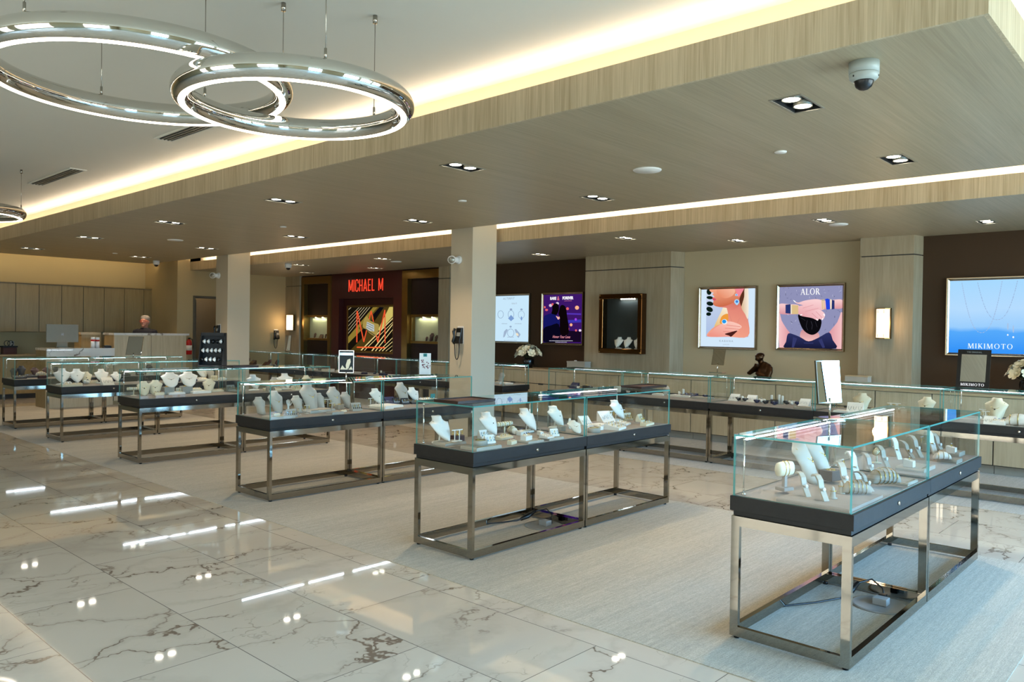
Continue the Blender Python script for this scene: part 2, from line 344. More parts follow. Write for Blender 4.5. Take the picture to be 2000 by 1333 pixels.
# walls
b = MB(); b.box((WW, YN, 0), (XW+.2, YN+.1, ZH)); struct('wall_north', b, 'wall_tan')
b = MB(); b.box((XW, 3.2, 0), (XW+.1, 6.3, ZH)); struct('wall_east', b, 'wall_cream')
b = MB(); b.box((XW-.02, 7.6, 0), (XW+.1, 11.25, ZH)); b.box((XW-.02, WS, 0), (XW+.1, 3.0, ZH)); struct('wall_east', b, 'wall_brown').name = 'wall_east_brown'
b = MB(); b.box((XW, 11.25, 0), (XW+.1, YN, ZH)); struct('wall_east', b, 'wall_tan').name = 'wall_east_far'
def pilaster(y0, y1, yc=None):
    b = MB(); yc = yc or y0+.02
    for z0, z1, ins, mi in ((0, 2.5, 0, 0), (2.514, ZR, 0, 0), (2.5, 2.514, .012, 1)):
        b.prism([(XW+.05, y0+ins), (XW-.02, y0+ins), (10.2+ins, yc+ins), (10.2+ins, y1-ins), (XW+.05, y1-ins)], z0, z1, mi, ax='z')
    return b
PA0, PAC, PA1 = at_x(1336, 600, XW).y, at_x(1309, 600, 10.2).y, at_x(1142.5, 600, 10.2).y
PB0, PBC, PB1 = at_x(1802, 600, XW).y, at_x(1783, 600, 10.2).y, at_x(1678, 600, 10.2).y
WP = ['wood_panel', 'dark_box']; struct('trim_4', pilaster(PA0, PA1, PAC), WP); struct('trim_5', pilaster(PB0, PB1, PBC), WP); struct('trim_6', pilaster(16.12, YST), WP); struct('trim_7', pilaster(10.95, 11.28), WP)
# stub wall with door opening
b = MB(); b.box((XST, YST, 0), (7.92, YST+.12, ZH)); b.box((7.92, YST, 2.19), (8.85, YST+.12, ZH)); b.box((8.85, YST, 0), (XW, YST+.12, ZH)); b.box((XST, YST+.12, 0), (XST+.1, YN, ZH)); struct('wall_stub', b, 'wall_tan')
b = MB(); b.box((7.92, YST-.012, 0), (7.97, YST+.14, 2.19)); b.box((8.80, YST-.012, 0), (8.85, YST+.14, 2.19)); b.box((7.97, YST-.012, 2.14), (8.80, YST+.14, 2.19)); struct('door_1', b, 'door_grey')
b = MB(); b.box((7.9, YN-.3, 0), (10.4, YN-.01, ZH)); struct('wall_corridor', b, 'corridor_paint')
area('corridor_fill', (8.6, 17.5, 3.1), .5, .5, 26, '#ffe6c4')  # unseen fill light added to brighten the dark corridor, no fixture
d = thing('corridor_door', 'grey flush door standing open in the corridor past the far column', 'door', (8.02, YST+.15, 0)); bx((0, 0, .01), (.045, .8, 2.1)).build('door_panel', 'door_grey', d); MB().cyl((-.0, .72, 1.0), (-.06, .72, 1.0), .012).ell((-.07, .72, 1.0), .025, .03, .025).build('door_knob', 'nickel', d)
fill_wins = [(-2.2, .6), (3.0, 5.6), (6.2, 7.2)]  # unseen west windows, added to bring more light onto west-facing surfaces
b = MB(); b.box((WW-.15, WS, 0), (WW, YN, .25)); b.box((WW-.15, WS, 2.9), (WW, YN, ZH)); ys = [WS]+[v for w in fill_wins for v in w]+[YN]
for i in range(0, len(ys), 2): b.box((WW-.15, ys[i], .25), (WW, ys[i+1], 2.9))
struct('wall_west', b, 'wall_cream')
for i, (y0, y1) in enumerate(fill_wins):
    b = MB(); w = .04
    b.box((WW-.1, y0, .25), (WW-.04, y0+w, 2.9)); b.box((WW-.1, y1-w, .25), (WW-.04, y1, 2.9)); b.box((WW-.1, y0+w, .25), (WW-.04, y1-w, .29)); b.box((WW-.1, y0+w, 2.86), (WW-.04, y1-w, 2.9)); b.box((WW-.1, y0+w, 2.1), (WW-.04, y1-w, 2.14)); b.box((WW-.1, (y0+y1)/2-.02, .29), (WW-.04, (y0+y1)/2+.02, 2.1))
    f = struct('window_%d' % (i+5), b, 'black_matte'); bx((WW-.075, y0+w, .29), (WW-.065, y1-w, 2.86)).build('pane', 'window_glass', f)
    area('window_light', (WW-.16, (y0+y1)/2, 1.57), 2.65, y1-y0, 1, '#ffffff', (0, -PI/2, 0), portal=True)
# south storefront: openings between piers
wins = [(-.6, .9), (3.2, 5.1), (5.4, 7.3), (7.6, 9.6)]
b = MB(); b.box((WW, WS-.15, 0), (XW+.1, WS, .25)); b.box((WW, WS-.15, 2.9), (XW+.1, WS, ZH)); xs = [WW]+[v for w in wins for v in w]+[XW+.1]
for i in range(0, len(xs), 2): b.box((xs[i], WS-.15, .25), (xs[i+1], WS, 2.9))
struct('wall_south', b, 'wall_cream')
for i, (x0, x1) in enumerate(wins):
    b = MB(); w = .04
    b.box((x0, WS-.1, .25), (x0+w, WS-.04, 2.9)); b.box((x1-w, WS-.1, .25), (x1, WS-.04, 2.9)); b.box((x0+w, WS-.1, .25), (x1-w, WS-.04, .29)); b.box((x0+w, WS-.1, 2.86), (x1-w, WS-.04, 2.9)); b.box((x0+w, WS-.1, 2.1), (x1-w, WS-.04, 2.14)); b.box(((x0+x1)/2-.02, WS-.1, .29), ((x0+x1)/2+.02, WS-.04, 2.1))
    f = struct('window_%d' % (i+1), b, 'black_matte'); bx((x0+w, WS-.075, .29), (x1-w, WS-.065, 2.86)).build('pane', 'window_glass', f)
    area('window_light', ((x0+x1)/2, WS-.16, 1.57), x1-x0, 2.65, 1, '#ffffff', (PI/2, 0, 0), portal=True)
# columns
for nm, x, y, w in (('column', 7.31, 7.42, .42), ('column', 7.30, 14.02, .46)):
    b = bx((x, y, 0), (x+.46, y+w, ZH)); o = b.build(nm, 'column_paint', bevel=.004); tag(o, 'square cream painted column, the %s of the two' % ('nearer one with a black phone' if y < 10 else 'farther one by the watch stand'), 'column', kind='structure')
# baseboards
b = MB(); b.box((XST-.012, YST-.012, 0), (7.92, YST, .1)); b.box((8.85, YST-.012, 0), (10.2, YST, .1)); struct('baseboard_north', b, 'wall_cream')
# ------------------------------------------------------------------ world and light
w = bpy.data.worlds.new('world'); SC.world = w; w.use_nodes = True; nt = w.node_tree; nt.nodes.clear()
wo = nt.nodes.new('ShaderNodeOutputWorld'); bg = nt.nodes.new('ShaderNodeBackground'); tc = nt.nodes.new('ShaderNodeTexCoord'); sp = nt.nodes.new('ShaderNodeSeparateXYZ'); rp = nt.nodes.new('ShaderNodeValToRGB')
nt.links.new(tc.outputs['Generated'], sp.inputs[0]); nt.links.new(sp.outputs[2], rp.inputs[0]); e = rp.color_ramp.elements
e[0].position = 0; e[0].color = lin('#8c9aa0'); e[1].position = .5; e[1].color = lin('#7fb4ea'); q = e.new(.03); q.color = lin('#86c2ee'); q = e.new(-.0); 
wm = nt.nodes.new('ShaderNodeMix'); wm.data_type = 'RGBA'; mr = nt.nodes.new('ShaderNodeMapRange'); mr.inputs[1].default_value = -.3; mr.inputs[2].default_value = -.85; nt.links.new(sp.outputs[0], mr.inputs[0]); nt.links.new(mr.outputs[0], wm.inputs[0]); nt.links.new(rp.outputs[0], wm.inputs[6]); wm.inputs[7].default_value = tuple(c*.16 for c in lin('#efe9dd')[:3])+(1,)
nt.links.new(wm.outputs[2], bg.inputs[0]); bg.inputs[1].default_value = K_SKY; nt.links.new(bg.outputs[0], wo.inputs[0])
# warm strips lying in the troughs, shining up
def strip(name, x0, y0, x1, y1, z, power, col='#ffe9d0'):
    sx, sy = max(abs(x1-x0), .03), max(abs(y1-y0), .03)
    area(name, ((x0+x1)/2, (y0+y1)/2, z), sx, sy, power*max(sx, sy), col, (PI, 0, 0))
for i in range(4): strip('cove_light', 3.875, 1.0+i*4.13, 3.875, 1.0+i*4.13+4.1, 3.075, K_COVE)
strip('cove_light', 4.1, .915, 7.2, .915, 3.06, K_COVE)
for i in range(4): strip('cove_light', 7.97, WS+.2+i*4.9, 7.97, WS+.2+i*4.9+4.85, 2.90, K_COVE2)
for x0, x1 in ((WW+.3, 1.8), (1.8, 7.5)): area('cove_light', ((x0+x1)/2, 17.60, 3.02), x1-x0, .04, K_COVE3*(x1-x0), '#ffe2ae', (PI/2+.25, 0, 0))
# ------------------------------------------------------------------ downlights
def lamp(parent, x, y, z, power, col='#ffe2be', ang=100, nm='lamp_light'):
    l = bpy.data.lights.new(nm, 'SPOT'); l.energy = power; l.color = lin(col)[:3]; l.spot_size = math.radians(ang); l.spot_blend = .8; l.shadow_soft_size = .035
    o = bpy.data.objects.new(nm, l); COL.objects.link(o); o.parent = parent; o.location = (x, y, z); return o
def twin(hw, hd, power, tilt=0):
    r = thing('downlight', 'x', 'ceiling light')
    b = MB(); t = .012
    b.box((-hw-t, -hd-t, -.004), (hw+t, -hd, .0)); b.box((-hw-t, hd, -.004), (hw+t, hd+t, .0)); b.box((-hw-t, -hd, -.004), (-hw, hd, .0)); b.box((hw, -hd, -.004), (hw+t, hd, .0)); b.build('trim_frame', 'aluminium', r)
    b = MB(); b.box((-hw, -hd, .07), (hw, hd, .08)); b.box((-hw, -hd, .0), (-hw+.003, hd, .07)); b.box((hw-.003, -hd, .0), (hw, hd, .07)); b.box((-hw+.003, -hd, .0), (hw-.003, -hd+.003, .07)); b.box((-hw+.003, hd-.003, .0), (hw-.003, hd, .07)); b.build('housing', 'black_matte', r)
    for s in (-1, 1):
        q = MB().lathe([(.050, .02), (.053, .004), (.056, .004), (.056, .07), (.02, .07)], (s*hw*.5, 0, 0), 20).build('lamp_reflector', 'aluminium', r)
        MB().lathe([(.001, .006), (.046, .006), (.049, .012), (.049, .03)], (s*hw*.5, 0, 0), 20).build('lamp', 'lamp_white', r)
    lamp(r, 0, 0, .02, power); return r
main = twin(HW, HD, K_SPOT)
def ordn(i): return ['first', 'second', 'third', 'fourth', 'fifth', 'sixth', 'seventh', 'eighth', 'ninth', 'tenth', 'eleventh', 'twelfth'][i]
def put(proto, i, loc, rz, label, group=None):
    if i == 0:
        proto.location = loc; proto.rotation_euler = (0, 0, rz); tag(proto, label, None, group); return proto
    return dup(proto, loc, rz, label, group)
for i, (x, y) in enumerate(LIGHTS):
    put(main, i, (x, y, ZS), 0, 'twin recessed downlight, %s from the camera in the soffit row nearer the %s' % (ordn(i % 6), 'ring lights' if i < 6 else 'rear cove'), 'twin downlights in the wood soffit')
rear = twin(.14, .07, K_SPOT2)
for i, (x, y) in enumerate(RL):
    put(rear, i, (x, y, ZR), 0, 'x', 'twin downlights in the lower rear ceiling')
    rear.parent = None
rl = sorted([o for o in COL.objects if o.get('group') == 'twin downlights in the lower rear ceiling'], key=lambda o: px_of(o.location)[0])
for i, o in enumerate(rl): o['label'] = 'small twin downlight in the rear ceiling, %s from the left' % ordn(i)
# speakers, detectors, dome cameras
def disc(x, y, z, r, nm, label, cat, mat='ceiling_paint', h=.012, grp=None):
    o = MB().lathe([(r*.2, 0), (r, 0), (r, -h*.4), (r*.93, -h), (0.001, -h)], (0, 0, 0), 28).build(nm, mat, loc=(x, y, z)); return tag(o, label, cat, grp)
sp_ = [(5.61, 3.62), (5.54, 12.35)]
for i, (x, y) in enumerate(sp_): disc(x, y, ZS, .12, 'ceiling_speaker', 'round white ceiling speaker, the %s in the wood soffit' % ('nearer and larger looking one' if i == 0 else 'far one beyond the columns'), 'speaker', 'white_plastic')
disc(8.78, 3.18, ZR, .1, 'ceiling_speaker', 'round white speaker in the rear ceiling above the scarf poster', 'speaker', 'white_plastic'); disc(9.0, 11.1, ZR, .1, 'ceiling_speaker', 'round white speaker in the rear ceiling before the maroon bay', 'speaker', 'white_plastic')
for i, (x, y) in enumerate([(5.67, 2.49), (5.74, 5.99), (5.72, 9.47), (5.85, 15.6)]): disc(x, y, ZS, .045, 'sprinkler_cover', 'small round white sprinkler cover, %s from the camera in the soffit' % ordn(i), 'sprinkler', 'white_plastic', .01, 'sprinkler covers in the soffit')
def dome(x, y, z, s, label, mat):
    r = thing('dome_camera', label, 'security camera', (x, y, z)); 
    MB().lathe([(.001, 0), (.072*s, 0), (.072*s, -.055*s)], n=32).build('mount', mat, r)
    MB().lathe([(.070*s, -.057*s), (.071*s, -.062*s), (.068*s, -.080*s), (.055*s, -.092*s), (.048*s, -.094*s)], n=32).build('housing', mat, r)
    MB().lathe([(.048*s, -.092*s), (.047*s, -.10*s), (.038*s, -.122*s), (.02*s, -.136*s), (.001, -.14*s)], n=28).build('lens_dome', 'black_plastic', r)
    b = MB(); 
    for k in (0, 1, 2): a = 2*PI*k/3+.6; b.ell((.066*s*math.cos(a), .066*s*math.sin(a), -.075*s), .006*s, .006*s, .006*s, 8, 5)
    b.build('screw', 'black_matte', r); return r
dome(4.09, 1.37, ZS, 1.0, 'grey dome security camera on the soffit near its front corner', 'camera_grey')
dome(7.05, 16.6, ZS, .9, 'white dome security camera at the far end of the soffit', 'white_plastic')
dome(8.12, 13.25, ZR, .9, 'white dome security camera on the rear ceiling left of the maroon bay', 'white_plastic')
def vent(x, y, lab):
    r = thing('ceiling_vent', lab, 'vent', (x, y, ZH)); b = MB(); b.box((-.09, -.75, -.012), (-.07, .75, 0)); b.box((.07, -.75, -.012), (.09, .75, 0)); b.box((-.07, .73, -.012), (.07, .75, 0)); b.box((-.07, -.75, -.012), (.07, -.73, 0)); b.build('frame', 'ceiling_paint', r)
    b = bx((-.07, -.73, -.003), (.07, .73, -.001)); b.build('backing', 'black_matte', r); b = MB(); [b.box((k-.004, -.73, -.012), (k+.004, .73, -.003)) for k in (-.035, 0, .035)]; b.build('slat', 'aluminium', r)
vent(3.2, 10.35, 'linear slot vent in the pale ceiling beside the small far ring light'); vent(3.22, 6.7, 'linear slot vent in the pale ceiling behind the big chrome rings')
# ------------------------------------------------------------------ chrome ring pendants
def ring_pendant(cx, cyy, z, R, r, label, hang, canopy_up=True):
    root = thing('ring_pendant_light', label, 'pendant light', (cx, cyy, z), group=None)
    n, k = 96, 28; rings = []
    for i in range(n):
        a = 2*PI*i/n; c, s_ = math.cos(a), math.sin(a); rg = []
        for j in range(k):
            t = -PI/2+.27+(2*PI-.54)*j/(k-1); rr = R+r*.92*math.cos(t); rg.append((rr*c, rr*s_, r*math.sin(t)))
        rings.append(rg)
    MB().loft(rings, 0, True, False, True).build('ring', 'chrome', root, normals=True)
    rings = []; w = r*.92*math.sin(.27)+.001; zb = -r*math.cos(.27)
    for i in range(n):
        a = 2*PI*i/n; c, s_ = math.cos(a), math.sin(a); rings.append([((R+u)*c, (R+u)*s_, zz) for u, zz in ((-w, zb+.004), (-w, zb-.002), (0, zb-.005), (w, zb-.002), (w, zb+.004))])
    MB().loft(rings, 0, True, False, True).build('light_strip', 'ring_led', root)
    for a in hang:
        x, y = R*math.cos(a), R*math.sin(a)
        MB().cyl((x, y, r*.9), (x, y, ZH-z-.04), .0022, n=6).build('cable', 'nickel', root)
        MB().cyl((x, y, r*.95), (x, y, r*.95+.05), .007, n=10).build('cable_gripper', 'nickel', root)
        MB().cyl((x, y, ZH-z-.045), (x, y, ZH-z), .013, n=12).build('ceiling_fitting', 'nickel', root)
ring_pendant(1.709, 4.213, 2.80, .705, .062, 'largest chrome ring pendant light, at the upper left', (-.60, 1.5, 3.6))
ring_pendant(2.185, 3.505, 2.65, .54, .058, 'smaller chrome ring pendant overlapping the largest one', (2.05, .12, -1.9))
ring_pendant(2.3, 10.35, 2.76, .52, .06, 'far chrome ring pendant cut by the left edge', (-.3, 1.8, 3.9))
# ------------------------------------------------------------------ glass showcases
CL, CD = 1.218, .585
def make_case(lit=True):
    r = thing('display_case', 'x', 'display case')
    tw, tx, zt = .05, .028, .61
    for (x, y) in ((0, 0), (CL-tx, 0), (0, CD-tw), (CL-tx, CD-tw)): bx((x+.004, y+.004, .066), (x+tx, y+tw-.004, .562)).build('leg', 'nickel', r)
    for z0, z1 in ((.018, .066), (.562, .61)):
        bx((.004, .004, z0), (tx, CD-.004, z1)).build('end_rail', 'nickel', r); bx((CL-tx, .004, z0), (CL-.004, CD-.004, z1)).build('end_rail', 'nickel', r)
        bx((tx, .004, z0), (CL-tx, .004+.026, z1)).build('side_rail', 'nickel', r); bx((tx, CD-.03, z0), (CL-tx, CD-.004, z1)).build('side_rail', 'nickel', r)
    for (x, y) in ((.03, .03), (CL-.03, .03), (.03, CD-.03), (CL-.03, CD-.03)): MB().cyl((x, y, 0.004), (x, y, .02), .014, n=12).build('foot', 'black_plastic', r)
    b = MB(); b.box((.012, .010, .612), (CL-.012, CD-.010, .636)); b.box((0, -.004, .636), (CL, CD+.004, .708)); b.build('base_slab', 'slab_leather', r, bevel=.002)
    bx((.018, .014, .708), (CL-.018, CD-.014, .711)).build('deck', 'taupe_suede', r)
    g, h0, h1 = .009, .709, 1.002; i = .008
    def pane(a, c, edge_axes, nm):
        b = MB(); b.box(a, c)
        for k in range(6): # faces: bottom, top, -y, +x, +y, -x
            ax = (2, 2, 1, 0, 1, 0)[k]
            if ax in edge_axes: b.mi[k] = 1
        b.build(nm, ['glass', 'glass_edge'], r)
    pane((i, i, h0), (CL-i, i+g, h1), (0, 2), 'glass_pane'); pane((i, CD-i-g, h0), (CL-i, CD-i, h1), (0, 2), 'glass_pane')
    pane((i, i+g, h0), (i+g, CD-i-g, h1), (1, 2), 'glass_pane'); pane((CL-i-g, i+g, h0), (CL-i, CD-i-g, h1), (1, 2), 'glass_pane')
    pane((i, i, h1), (CL-i, CD-i, h1+g), (0, 1), 'glass_top')
    b = MB(); yb = CD-.045
    b.cyl((.05, yb, .985), (CL-.05, yb, .985), .0052, n=10); b.build('light_bar', 'led_white' if lit else 'grey_plastic', r)
    for x in (.045, CL-.045): MB().cyl((x, yb, .711), (x, yb, .985), .0042, n=8).cyl((x, yb, .711), (x, yb, .72), .011, n=10).ell((x, yb, .985), .011, .009, .011, 10, 6).build('light_post', 'chrome', r)
    MB().cyl((CL*.52, -.003, .668), (CL*.52, -.012, .668), .0105, n=16).box((CL*.52-.0015, -.0135, .662), (CL*.52+.0015, -.012, .674)).build('lock', 'chrome', r); return r
case0 = make_case(); case1 = make_case(False)
ISL = [('A', 3.573, 1.205), ('B', 3.565, 3.588), ('C', 3.535, 6.03), ('D', 3.505, 8.645), ('E', 3.455, 10.91), ('F', 3.42, 12.73)]
ISN = ['nearest island', 'second island', 'third island', 'fourth island', 'fifth island', 'farthest island']
CASES = {}
cnt = [0, 0]
def place_case(key, x, y, rz, label, lit=True, grp='glass display cases on chrome frames'):
    p = 0 if lit else 1; proto = (case0, case1)[p]
    o = put(proto, cnt[p], (x, y, 0), rz, label, grp); cnt[p] += 1; CASES[key] = o; return o
for k, (n, x, y) in enumerate(ISL):
    for j in range(2):
        place_case(n+str(j+1), x+j*1.222, y, 0, 'glass display case on chrome legs, %s unit of the %s' % (('left', 'right')[j], ISN[k]), not (n == 'B' and j == 0))
for j in range(6): place_case('R%d' % (j+1), 8.26, 6.88-j*1.222, -PI/2, 'glass display case in the rear row, %s to the right of the near column' % ordn(j), grp='glass display cases of the rear row')
for j in range(7): place_case('L%d' % (j+1), 8.26, 7.72+(j+1)*1.222, -PI/2, 'glass display case in the rear row, %s behind and left of the near column' % ordn(j), grp='glass display cases of the rear row')
CN = {n+str(j+1): '%s unit of the %s' % (('left', 'right')[j], ISN[k]) for k, (n, x, y) in enumerate(ISL) for j in range(2)}
for j in range(6): CN['R%d' % (j+1)] = '%s rear case right of the column' % ordn(j)
for j in range(7): CN['L%d' % (j+1)] = '%s rear case left of the column' % ordn(j)
# ------------------------------------------------------------------ jewellery displays
PRO = {}
def bust_rings(h, w, tilt, style):
    rs = []; N = 28
    if style == 'flare': prof = [(0, .012, .010), (.06, .034, .016), (.2, .058, .02), (.4, .078, .024), (.55, .088, .026), (.66, .096, .026), (.71, .094, .024), (.755, .072, .028), (.80, .05, .032), (.86, .040, .034), (.93, .037, .034), (.985, .038, .034), (1.0, .034, .03)]
    elif style == 'column': prof = [(0, .046, .03), (.02, .05, .034), (.35, .05, .034), (.5, .062, .036), (.66, .074, .036), (.75, .074, .034), (.80, .062, .034), (.86, .046, .034), (.92, .038, .032), (.985, .037, .032), (1.0, .03, .026)]
    else: prof = [(0, .04, .02), (.1, .054, .022), (.4, .068, .024), (.6, .082, .024), (.72, .085, .022), (.80, .066, .024), (.88, .04, .028), (.98, .036, .028), (1.0, .03, .02)]
    for t, a, d in prof:
        yy = tilt*(t-.45)*h + .018*math.cos(t*PI)*-1; cz = t*h; s = w/.096
        ring = []
        for j in range(N):
            q = 2*PI*j/N; cx, sy = math.cos(q), math.sin(q); back = .45 if sy > 0 else 1.0
            ring.append((a*s*cx, yy+d*s*sy*back - .012*(1-abs(cx))*(.3 if t > .8 else 1)+abs(cx)**2*.018, cz+abs(cx)**2*(.012 if t < .7 else 0)))
        rs.append(ring)
    return rs
def chain_pts(h, w, tilt, drop, top=.80):
    out = []
    for i in range(17):
        q = -1+2*i/16; t = top-drop*(1-q*q); x = w*.62*q; y = tilt*(t-.45)*h-.018*math.cos(t*PI)*1-.030*w/.096-.006+abs(q)**2*.034
        out.append((x, y, t*h))
    return out
def bust(key, mat, h, w, tilt, style, chain='gold', pend='gem_white', desc=''):
    r = thing('necklace_bust', 'x', 'jewelry bust'); z0 = 0
    if style == 'flare':
        b = MB().lathe([(.001, 0), (.05, 0), (.052, .006), (.045, .012), (.012, .018), (.001, .019)], (0, .02, 0), 24); 
        for i in range(len(b.v)): b.v[i] = (b.v[i][0]*1.25, b.v[i][1], b.v[i][2])
        b.build('stand_base', mat, r); MB().cyl((0, .03, .012), (0, .022, .30*h), .006, n=10).build('post', mat, r); z0 = .10*h
    rings = bust_rings(h-z0, w, tilt, style); rings = [[(x, y, z+z0) for x, y, z in q] for q in rings]
    MB().loft(rings, 0, True).build('bust_form', mat, r)
    b = MB(); pts = [(x, y, z+z0) for x, y, z in chain_pts(h-z0, w, tilt, .26)]; b.tube(pts, .0013, 6); b.build('necklace', chain, r)
    if pend: m_ = pts[8]; MB().ell((m_[0], m_[1]-.002, m_[2]-.006), .0055, .004, .0075, 10, 7).build('pendant', pend, r)
    PRO[key] = (r, desc, 'busts in the display cases'); return r
bust('bw', 'white_leather', .185, .092, .32, 'flare', 'silver', 'gem_dark', 'white necklace bust')
bust('bc', 'white_leather', .185, .088, .42, 'flare', 'gold', None, 'white bust with gold chain')
bust('bk', 'grey_leather', .15, .074, .1, 'column', 'gold', 'gem_dark', 'grey column bust')
bust('bt', 'grey_leather', .215, .092, .22, 'plain', 'gold', 'gold', 'tall grey bust with pendant')
bust('bm', 'cream_leather', .16, .085, .15, 'plain', 'gold', 'gem_dark', 'cream bust with pendant necklace')
bust('bd', 'charcoal_suede', .15, .07, .1, 'column', 'silver', 'gem_white', 'dark suede necklace bust')
bust('br', 'brown_suede', .13, .07, .15, 'column', 'gold', 'pearl', 'brown suede necklace bust')
bust('bf', 'white_leather', .13, .096, .75, 'plain', 'gold', 'gem_dark', 'low reclining white bust')
def platform(key, mat, w, d, h, desc, ridge=True):
    r = thing('display_platform', 'x', 'display platform')
    b = MB().prism([(-w/2, 0), (w/2, 0), (w/2, h*.6), (w/2-.006, h), (-w/2+.006, h), (-w/2, h*.6)], -d/2, d/2); b.build('pad', mat, r)
    if ridge: bx((-w/2+.02, -d/2+.01, h), (w/2-.02, -d/2+.018, h+.0015)).build('edge_trim', 'gold', r)
    PRO[key] = (r, desc, 'platforms in the display cases')
platform('pl', 'grey_leather', .20, .13, .018, 'grey leather display platform'); platform('ps', 'linen_grey', .13, .10, .022, 'small linen display platform', False); platform('pb', 'taupe_suede', .46, .34, .014, 'large taupe display platform', False)
platform('pw', 'white_leather', .16, .14, .02, 'white display pad', False); platform('pn', 'navy_suede', .16, .12, .018, 'navy display pad', False)
def roll():
    r = thing('bracelet_roll', 'x', 'bracelet stand'); MB().lathe([(.001, 0), (.04, 0), (.04, .006), (.012, .012)], n=20).cyl((0, 0, .01), (0, 0, .085), .007).build('stand', 'cream_leather', r)
    MB().tube([(-.095, 0, .10), (-.09, 0, .10), (.09, 0, .10), (.095, 0, .10)], .02, 20, rr=[.012, .021, .021, .012]).build('roll', 'cream_leather', r)
    for i in range(6): MB().torus((-.075+.03*i, 0, .097), .0245, .0022, 'x', 24, 6).build('bracelet', ('gold', 'silver')[i % 2], r)
    PRO['ro'] = (r, 'cream roll of bracelets', 'bracelet rolls')
roll()
def ramp(key, mat, h, w, br, desc):
    r = thing('bracelet_ramp', 'x', 'bracelet stand'); pts = [(-.03, 0), (.004, h*.5), (.012, h*.8), (.03, h*.97), (.05, h), (.062, h*.93), (.06, h*.86), (.052, h*.9), (.045, h*.93), (.034, h*.9), (.02, h*.74), (.012, h*.48), (-.018, 0)]
    # leaning strip curled over at the top; the long face looks to -y
    b = MB().prism([(-p[0], p[1]) for p in pts], -w/2, w/2, ax='x'); b.xf(Matrix.Rotation(PI, 4, 'Z')); b.build('strip', mat, r)
    b = MB(); b.tube([(-w*.42, .0+.002, h*.46), (0, -.006, h*.44), (w*.42, .002, h*.46)], .0035, 8); b.xf(Matrix.Translation((0, -.005, 0))); b.build('bracelet', br, r)
    MB().ell((0, -.012, h*.44), .008, .005, .01, 10, 7).build('clasp_stone', 'gem_white', r)
    PRO[key] = (r, desc, 'curled display strips')
ramp('r1', 'grey_leather', .11, .028, 'silver', 'curled grey strip with bracelet'); ramp('r2', 'white_leather', .16, .045, 'gold', 'tall white curled strip'); ramp('r3', 'linen_grey', .075, .02, 'gold', 'short curled linen strip')
def ringbox(key, mat, n, w, gem, desc, slant=.3):
    r = thing('ring_block', 'x', 'ring display'); d, h = .045, .03
    MB().prism([(-d/2, 0), (d/2, 0), (d/2, h*(1+slant)), (-d/2, h)], -w/2, w/2, ax='x').build('block', mat, r)
    for i in range(n):
        x = -w/2+w*(i+.5)/n; z = h*(1+slant/2)+.006
        MB().torus((x, 0, z), .009, .0016, 'y', 20, 6).build('ring', ('gold', 'silver')[(i+len(key)) % 2], r)
        MB().ell((x, 0, z+.0105), .0042, .0042, .0035, 8, 6).build('gem', gem, r)
    PRO[key] = (r, desc, 'ring blocks')
ringbox('x1', 'white_leather', 1, .045, 'gem_white', 'white single ring block'); ringbox('x2', 'white_leather', 3, .09, 'gem_blue', 'white block of three rings'); ringbox('x3', 'cream_leather', 4, .12, 'gem_red', 'cream block of rings'); ringbox('x4', 'charcoal_suede', 3, .09, 'gem_white', 'dark suede ring block'); ringbox('x5', 'navy_suede', 4, .11, 'gem_white', 'navy block of rings')
def tray(key, mat, w, d, nx, ny, desc, tilt=.22):
    r = thing('ring_tray', 'x', 'ring tray'); b = MB().prism([(-d/2, 0), (d/2, 0), (d/2, .018+d*tilt), (-d/2, .018)], -w/2, w/2, ax='x'); b.build('tray', mat, r)
    for j in range(ny):
        for i in range(nx):
            x = -w/2+w*(i+.5)/nx; y = -d/2+d*(j+.5)/ny; z = .018+(y+d/2)*tilt
            MB().torus((x, y, z+.005), .0085, .0016, 'y', 14, 5).ell((x, y, z+.015), .0035, .0035, .003, 6, 5).build('ring', ('silver', 'gold')[(i+j) % 2], r)
    PRO[key] = (r, desc, 'trays of rings')
tray('t1', 'white_leather', .17, .13, 5, 3, 'white tray of rings'); tray('t2', 'cream_leather', .2, .06, 6, 1, 'long cream ring tray'); tray('t3', 'charcoal_suede', .16, .12, 4, 3, 'dark tray of rings'); tray('t4', 'navy_suede', .18, .12, 5, 3, 'navy tray of rings')
def earboard(key, mat, gem, desc, n=5):
    r = thing('earring_board', 'x', 'earring display'); w = .1; MB().prism([(-.03, 0), (.03, 0), (.03, .03), (.014, .075), (.008, .075), (-.016, .02), (-.03, .02)], -w/2, w/2, ax='x').build('board', mat, r)
    for i in range(n):
        x = -w/2+w*(i+.5)/n; MB().torus((x, -.010, .046), .007, .0017, 'y', 14, 5).ell((x, -.011, .057), .004, .004, .004, 8, 5).build('earring', ('silver', 'gold')[i % 2], r)
        MB().ell((x, -.026, .030), .0045, .004, .009, 8, 6).build('drop', gem, r)
    PRO[key] = (r, desc, 'earring boards')
earboard('e1', 'linen_grey', 'gem_dark', 'linen earring board'); earboard('e2', 'white_leather', 'gem_teal', 'white earring board', 3); earboard('e3', 'cream_leather', 'gold', 'cream earring board', 4); earboard('e4', 'charcoal_suede', 'gem_white', 'dark earring board')
def tree(key, mat, desc):
    r = thing('earring_stand', 'x', 'earring display'); MB().lathe([(.001, 0), (.024, 0), (.024, .005), (.005, .009)], n=16).cyl((0, 0, .005), (0, 0, .085), .004, n=8).box((-.032, -.004, .085), (.032, .004, .092)).build('stand', mat, r)
    for x in (-.026, .026): MB().torus((x, -.006, .073), .010, .0016, 'y', 16, 5, sx=.6).ell((x, -.006, .058), .004, .003, .006, 8, 5).build('earring', 'gold', r)
    PRO[key] = (r, desc, 'earring stands')
